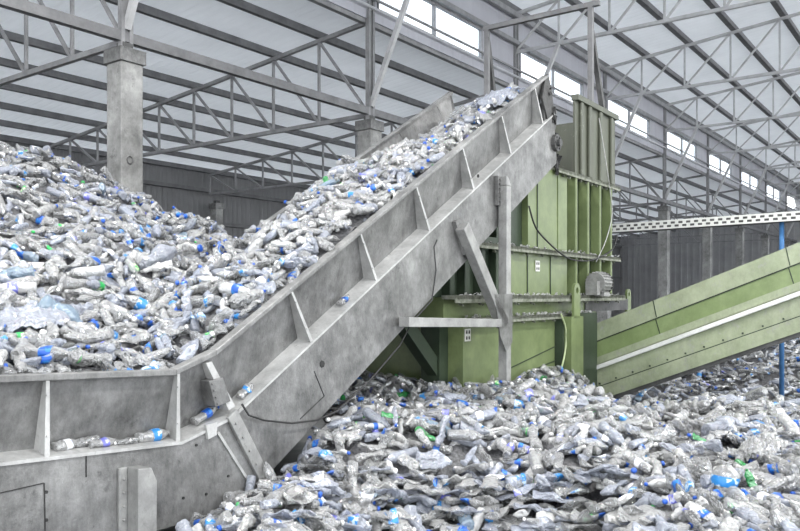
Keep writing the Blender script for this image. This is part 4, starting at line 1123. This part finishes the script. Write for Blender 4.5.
jug(640, 372 + 26, h_right, (.6, .4, .6), .26, .06, 'blue_pet', 'light blue', None, 'crumpled blue bottle standing out before the foot of the green chute', 925, nz=.2, sq=.6, name='plastic_bottle', cat='bottle')
jug(725, 488, h_right, (.15, .1, 1), .30, .085, 'clear', 'light blue', None, 'round clear jug with light blue label at the right front', 926, y0=3.8)
jug(366, 500, h_right, (.25, -.1, 1), .26, .06, 'clear', 'white', None, 'upright clear bottle with white label at the front of the pressed layers', 927, y0=3.8)
jug(46, 358, h_left, (1, .1, -.08), .34, .05, 'clear', 'blue', None, 'long clear bottle with blue label lying just behind the hopper rim at far left', 928, y0=4.0, name='plastic_bottle', cat='bottle')
# white tub with green print
x, y, z = hit(368, 416, h_right)
tub = empty('plastic_tub', (x, y, z - .04), 'squat milky plastic tub with green print beside the conveyor beam', 'tub')
mb = MB(); mb.tube([(x, y, z - .05), (x, y + .005, z - .04), (x, y + .01, z + .06), (x, y + .012, z + .08), (x, y + .014, z + .095), (x, y + .014, z + .10)], [.055, .066, .068, .066, .055, .048], 20); mb.build('tub_body', 'cloudy', tub, smooth=True)
mb = MB(); mb.tube([(x, y + .001, z - .03), (x, y + .006, z + .005)], [.0685, .0695], 20, cap=False); mb.build('printed_band', 'label_green', tub, smooth=True)
# wrinkled film bags and sheets
def film(px, py, hf, w_, h_, mat, label, seed, y0=3.6, rise=.05):
    x, y, z = hit(px, py, hf, y0); g = np.random.default_rng(seed); n = 22; ph = g.uniform(0, 6.28, 9); rot = g.uniform(-.5, .5)
    mb = MB(); vs = []
    for i in range(n):
        for j in range(n):
            u = (i / (n - 1) - .5); v = (j / (n - 1) - .5)
            rr = 1 - .25 * abs(math.sin(3 * math.atan2(v, u) + ph[0])) * (abs(u) + abs(v))
            X = x + (u * math.cos(rot) - v * math.sin(rot)) * w_ * rr; Y = y + (u * math.sin(rot) + v * math.cos(rot)) * h_ * rr + .08
            wr = .026 * math.sin(11 * u + 6 * v + ph[1] + 2 * math.sin(7 * v + ph[4])) + .018 * math.sin(17 * v - 9 * u + ph[2] + 2.5 * math.sin(9 * u + ph[5])) + g.normal(0, .007)
            vs.append((X, Y, float(hf(np.array([X]), np.array([Y]))[0]) + rise * (1 - (2 * u) ** 4) * (1 - (2 * v) ** 4) + .045 + wr))
    mb.add(vs, [(i * n + j, (i + 1) * n + j, (i + 1) * n + j + 1, i * n + j + 1) for i in range(n - 1) for j in range(n - 1)])
    o = mb.build('plastic_film', mat); so = o.modifiers.new('thickness', 'SOLIDIFY'); so.thickness = .002
    tag(o, label, 'plastic film')
film(26, 334, h_left, .50, .55, 'bluish', 'wrinkled see-through plastic sheet on the mound behind the hopper rim', 1, 4.2, .06)
film(497, 106, h_left, .45, .40, 'bluish', 'pale blue crumpled film bag at the top end of the conveyor load', 2, 8.5, .08)
film(765, 458, h_right, .36, .32, 'clear', 'crumpled clear film bag at the right edge of the heap', 5, 3.8, .06)
# green scraps
def scrap(px, py, a, label, seed):
    x, y, z = hit(px, py, h_right, 3.8); t = template(seed, 0, .17, .024, 12, .25, .12, .4, False, 4)
    o = obj_from('plastic_scrap', t['body'], 'green_pet'); place(o, (x, y - .02, z + .06), (math.cos(a), .2, math.sin(a)), up=(0, -1, .6)); tag(o, label, 'plastic scrap')
scrap(700, 447, -.45, 'flat bright green plastic scrap lying on the right heap', 1001)
scrap(749, 488, 1.9, 'narrow dark green scrap beside the round jug at right front', 1002)
scrap(391, 423, -.2, 'green scrap beside the milky tub', 1003)
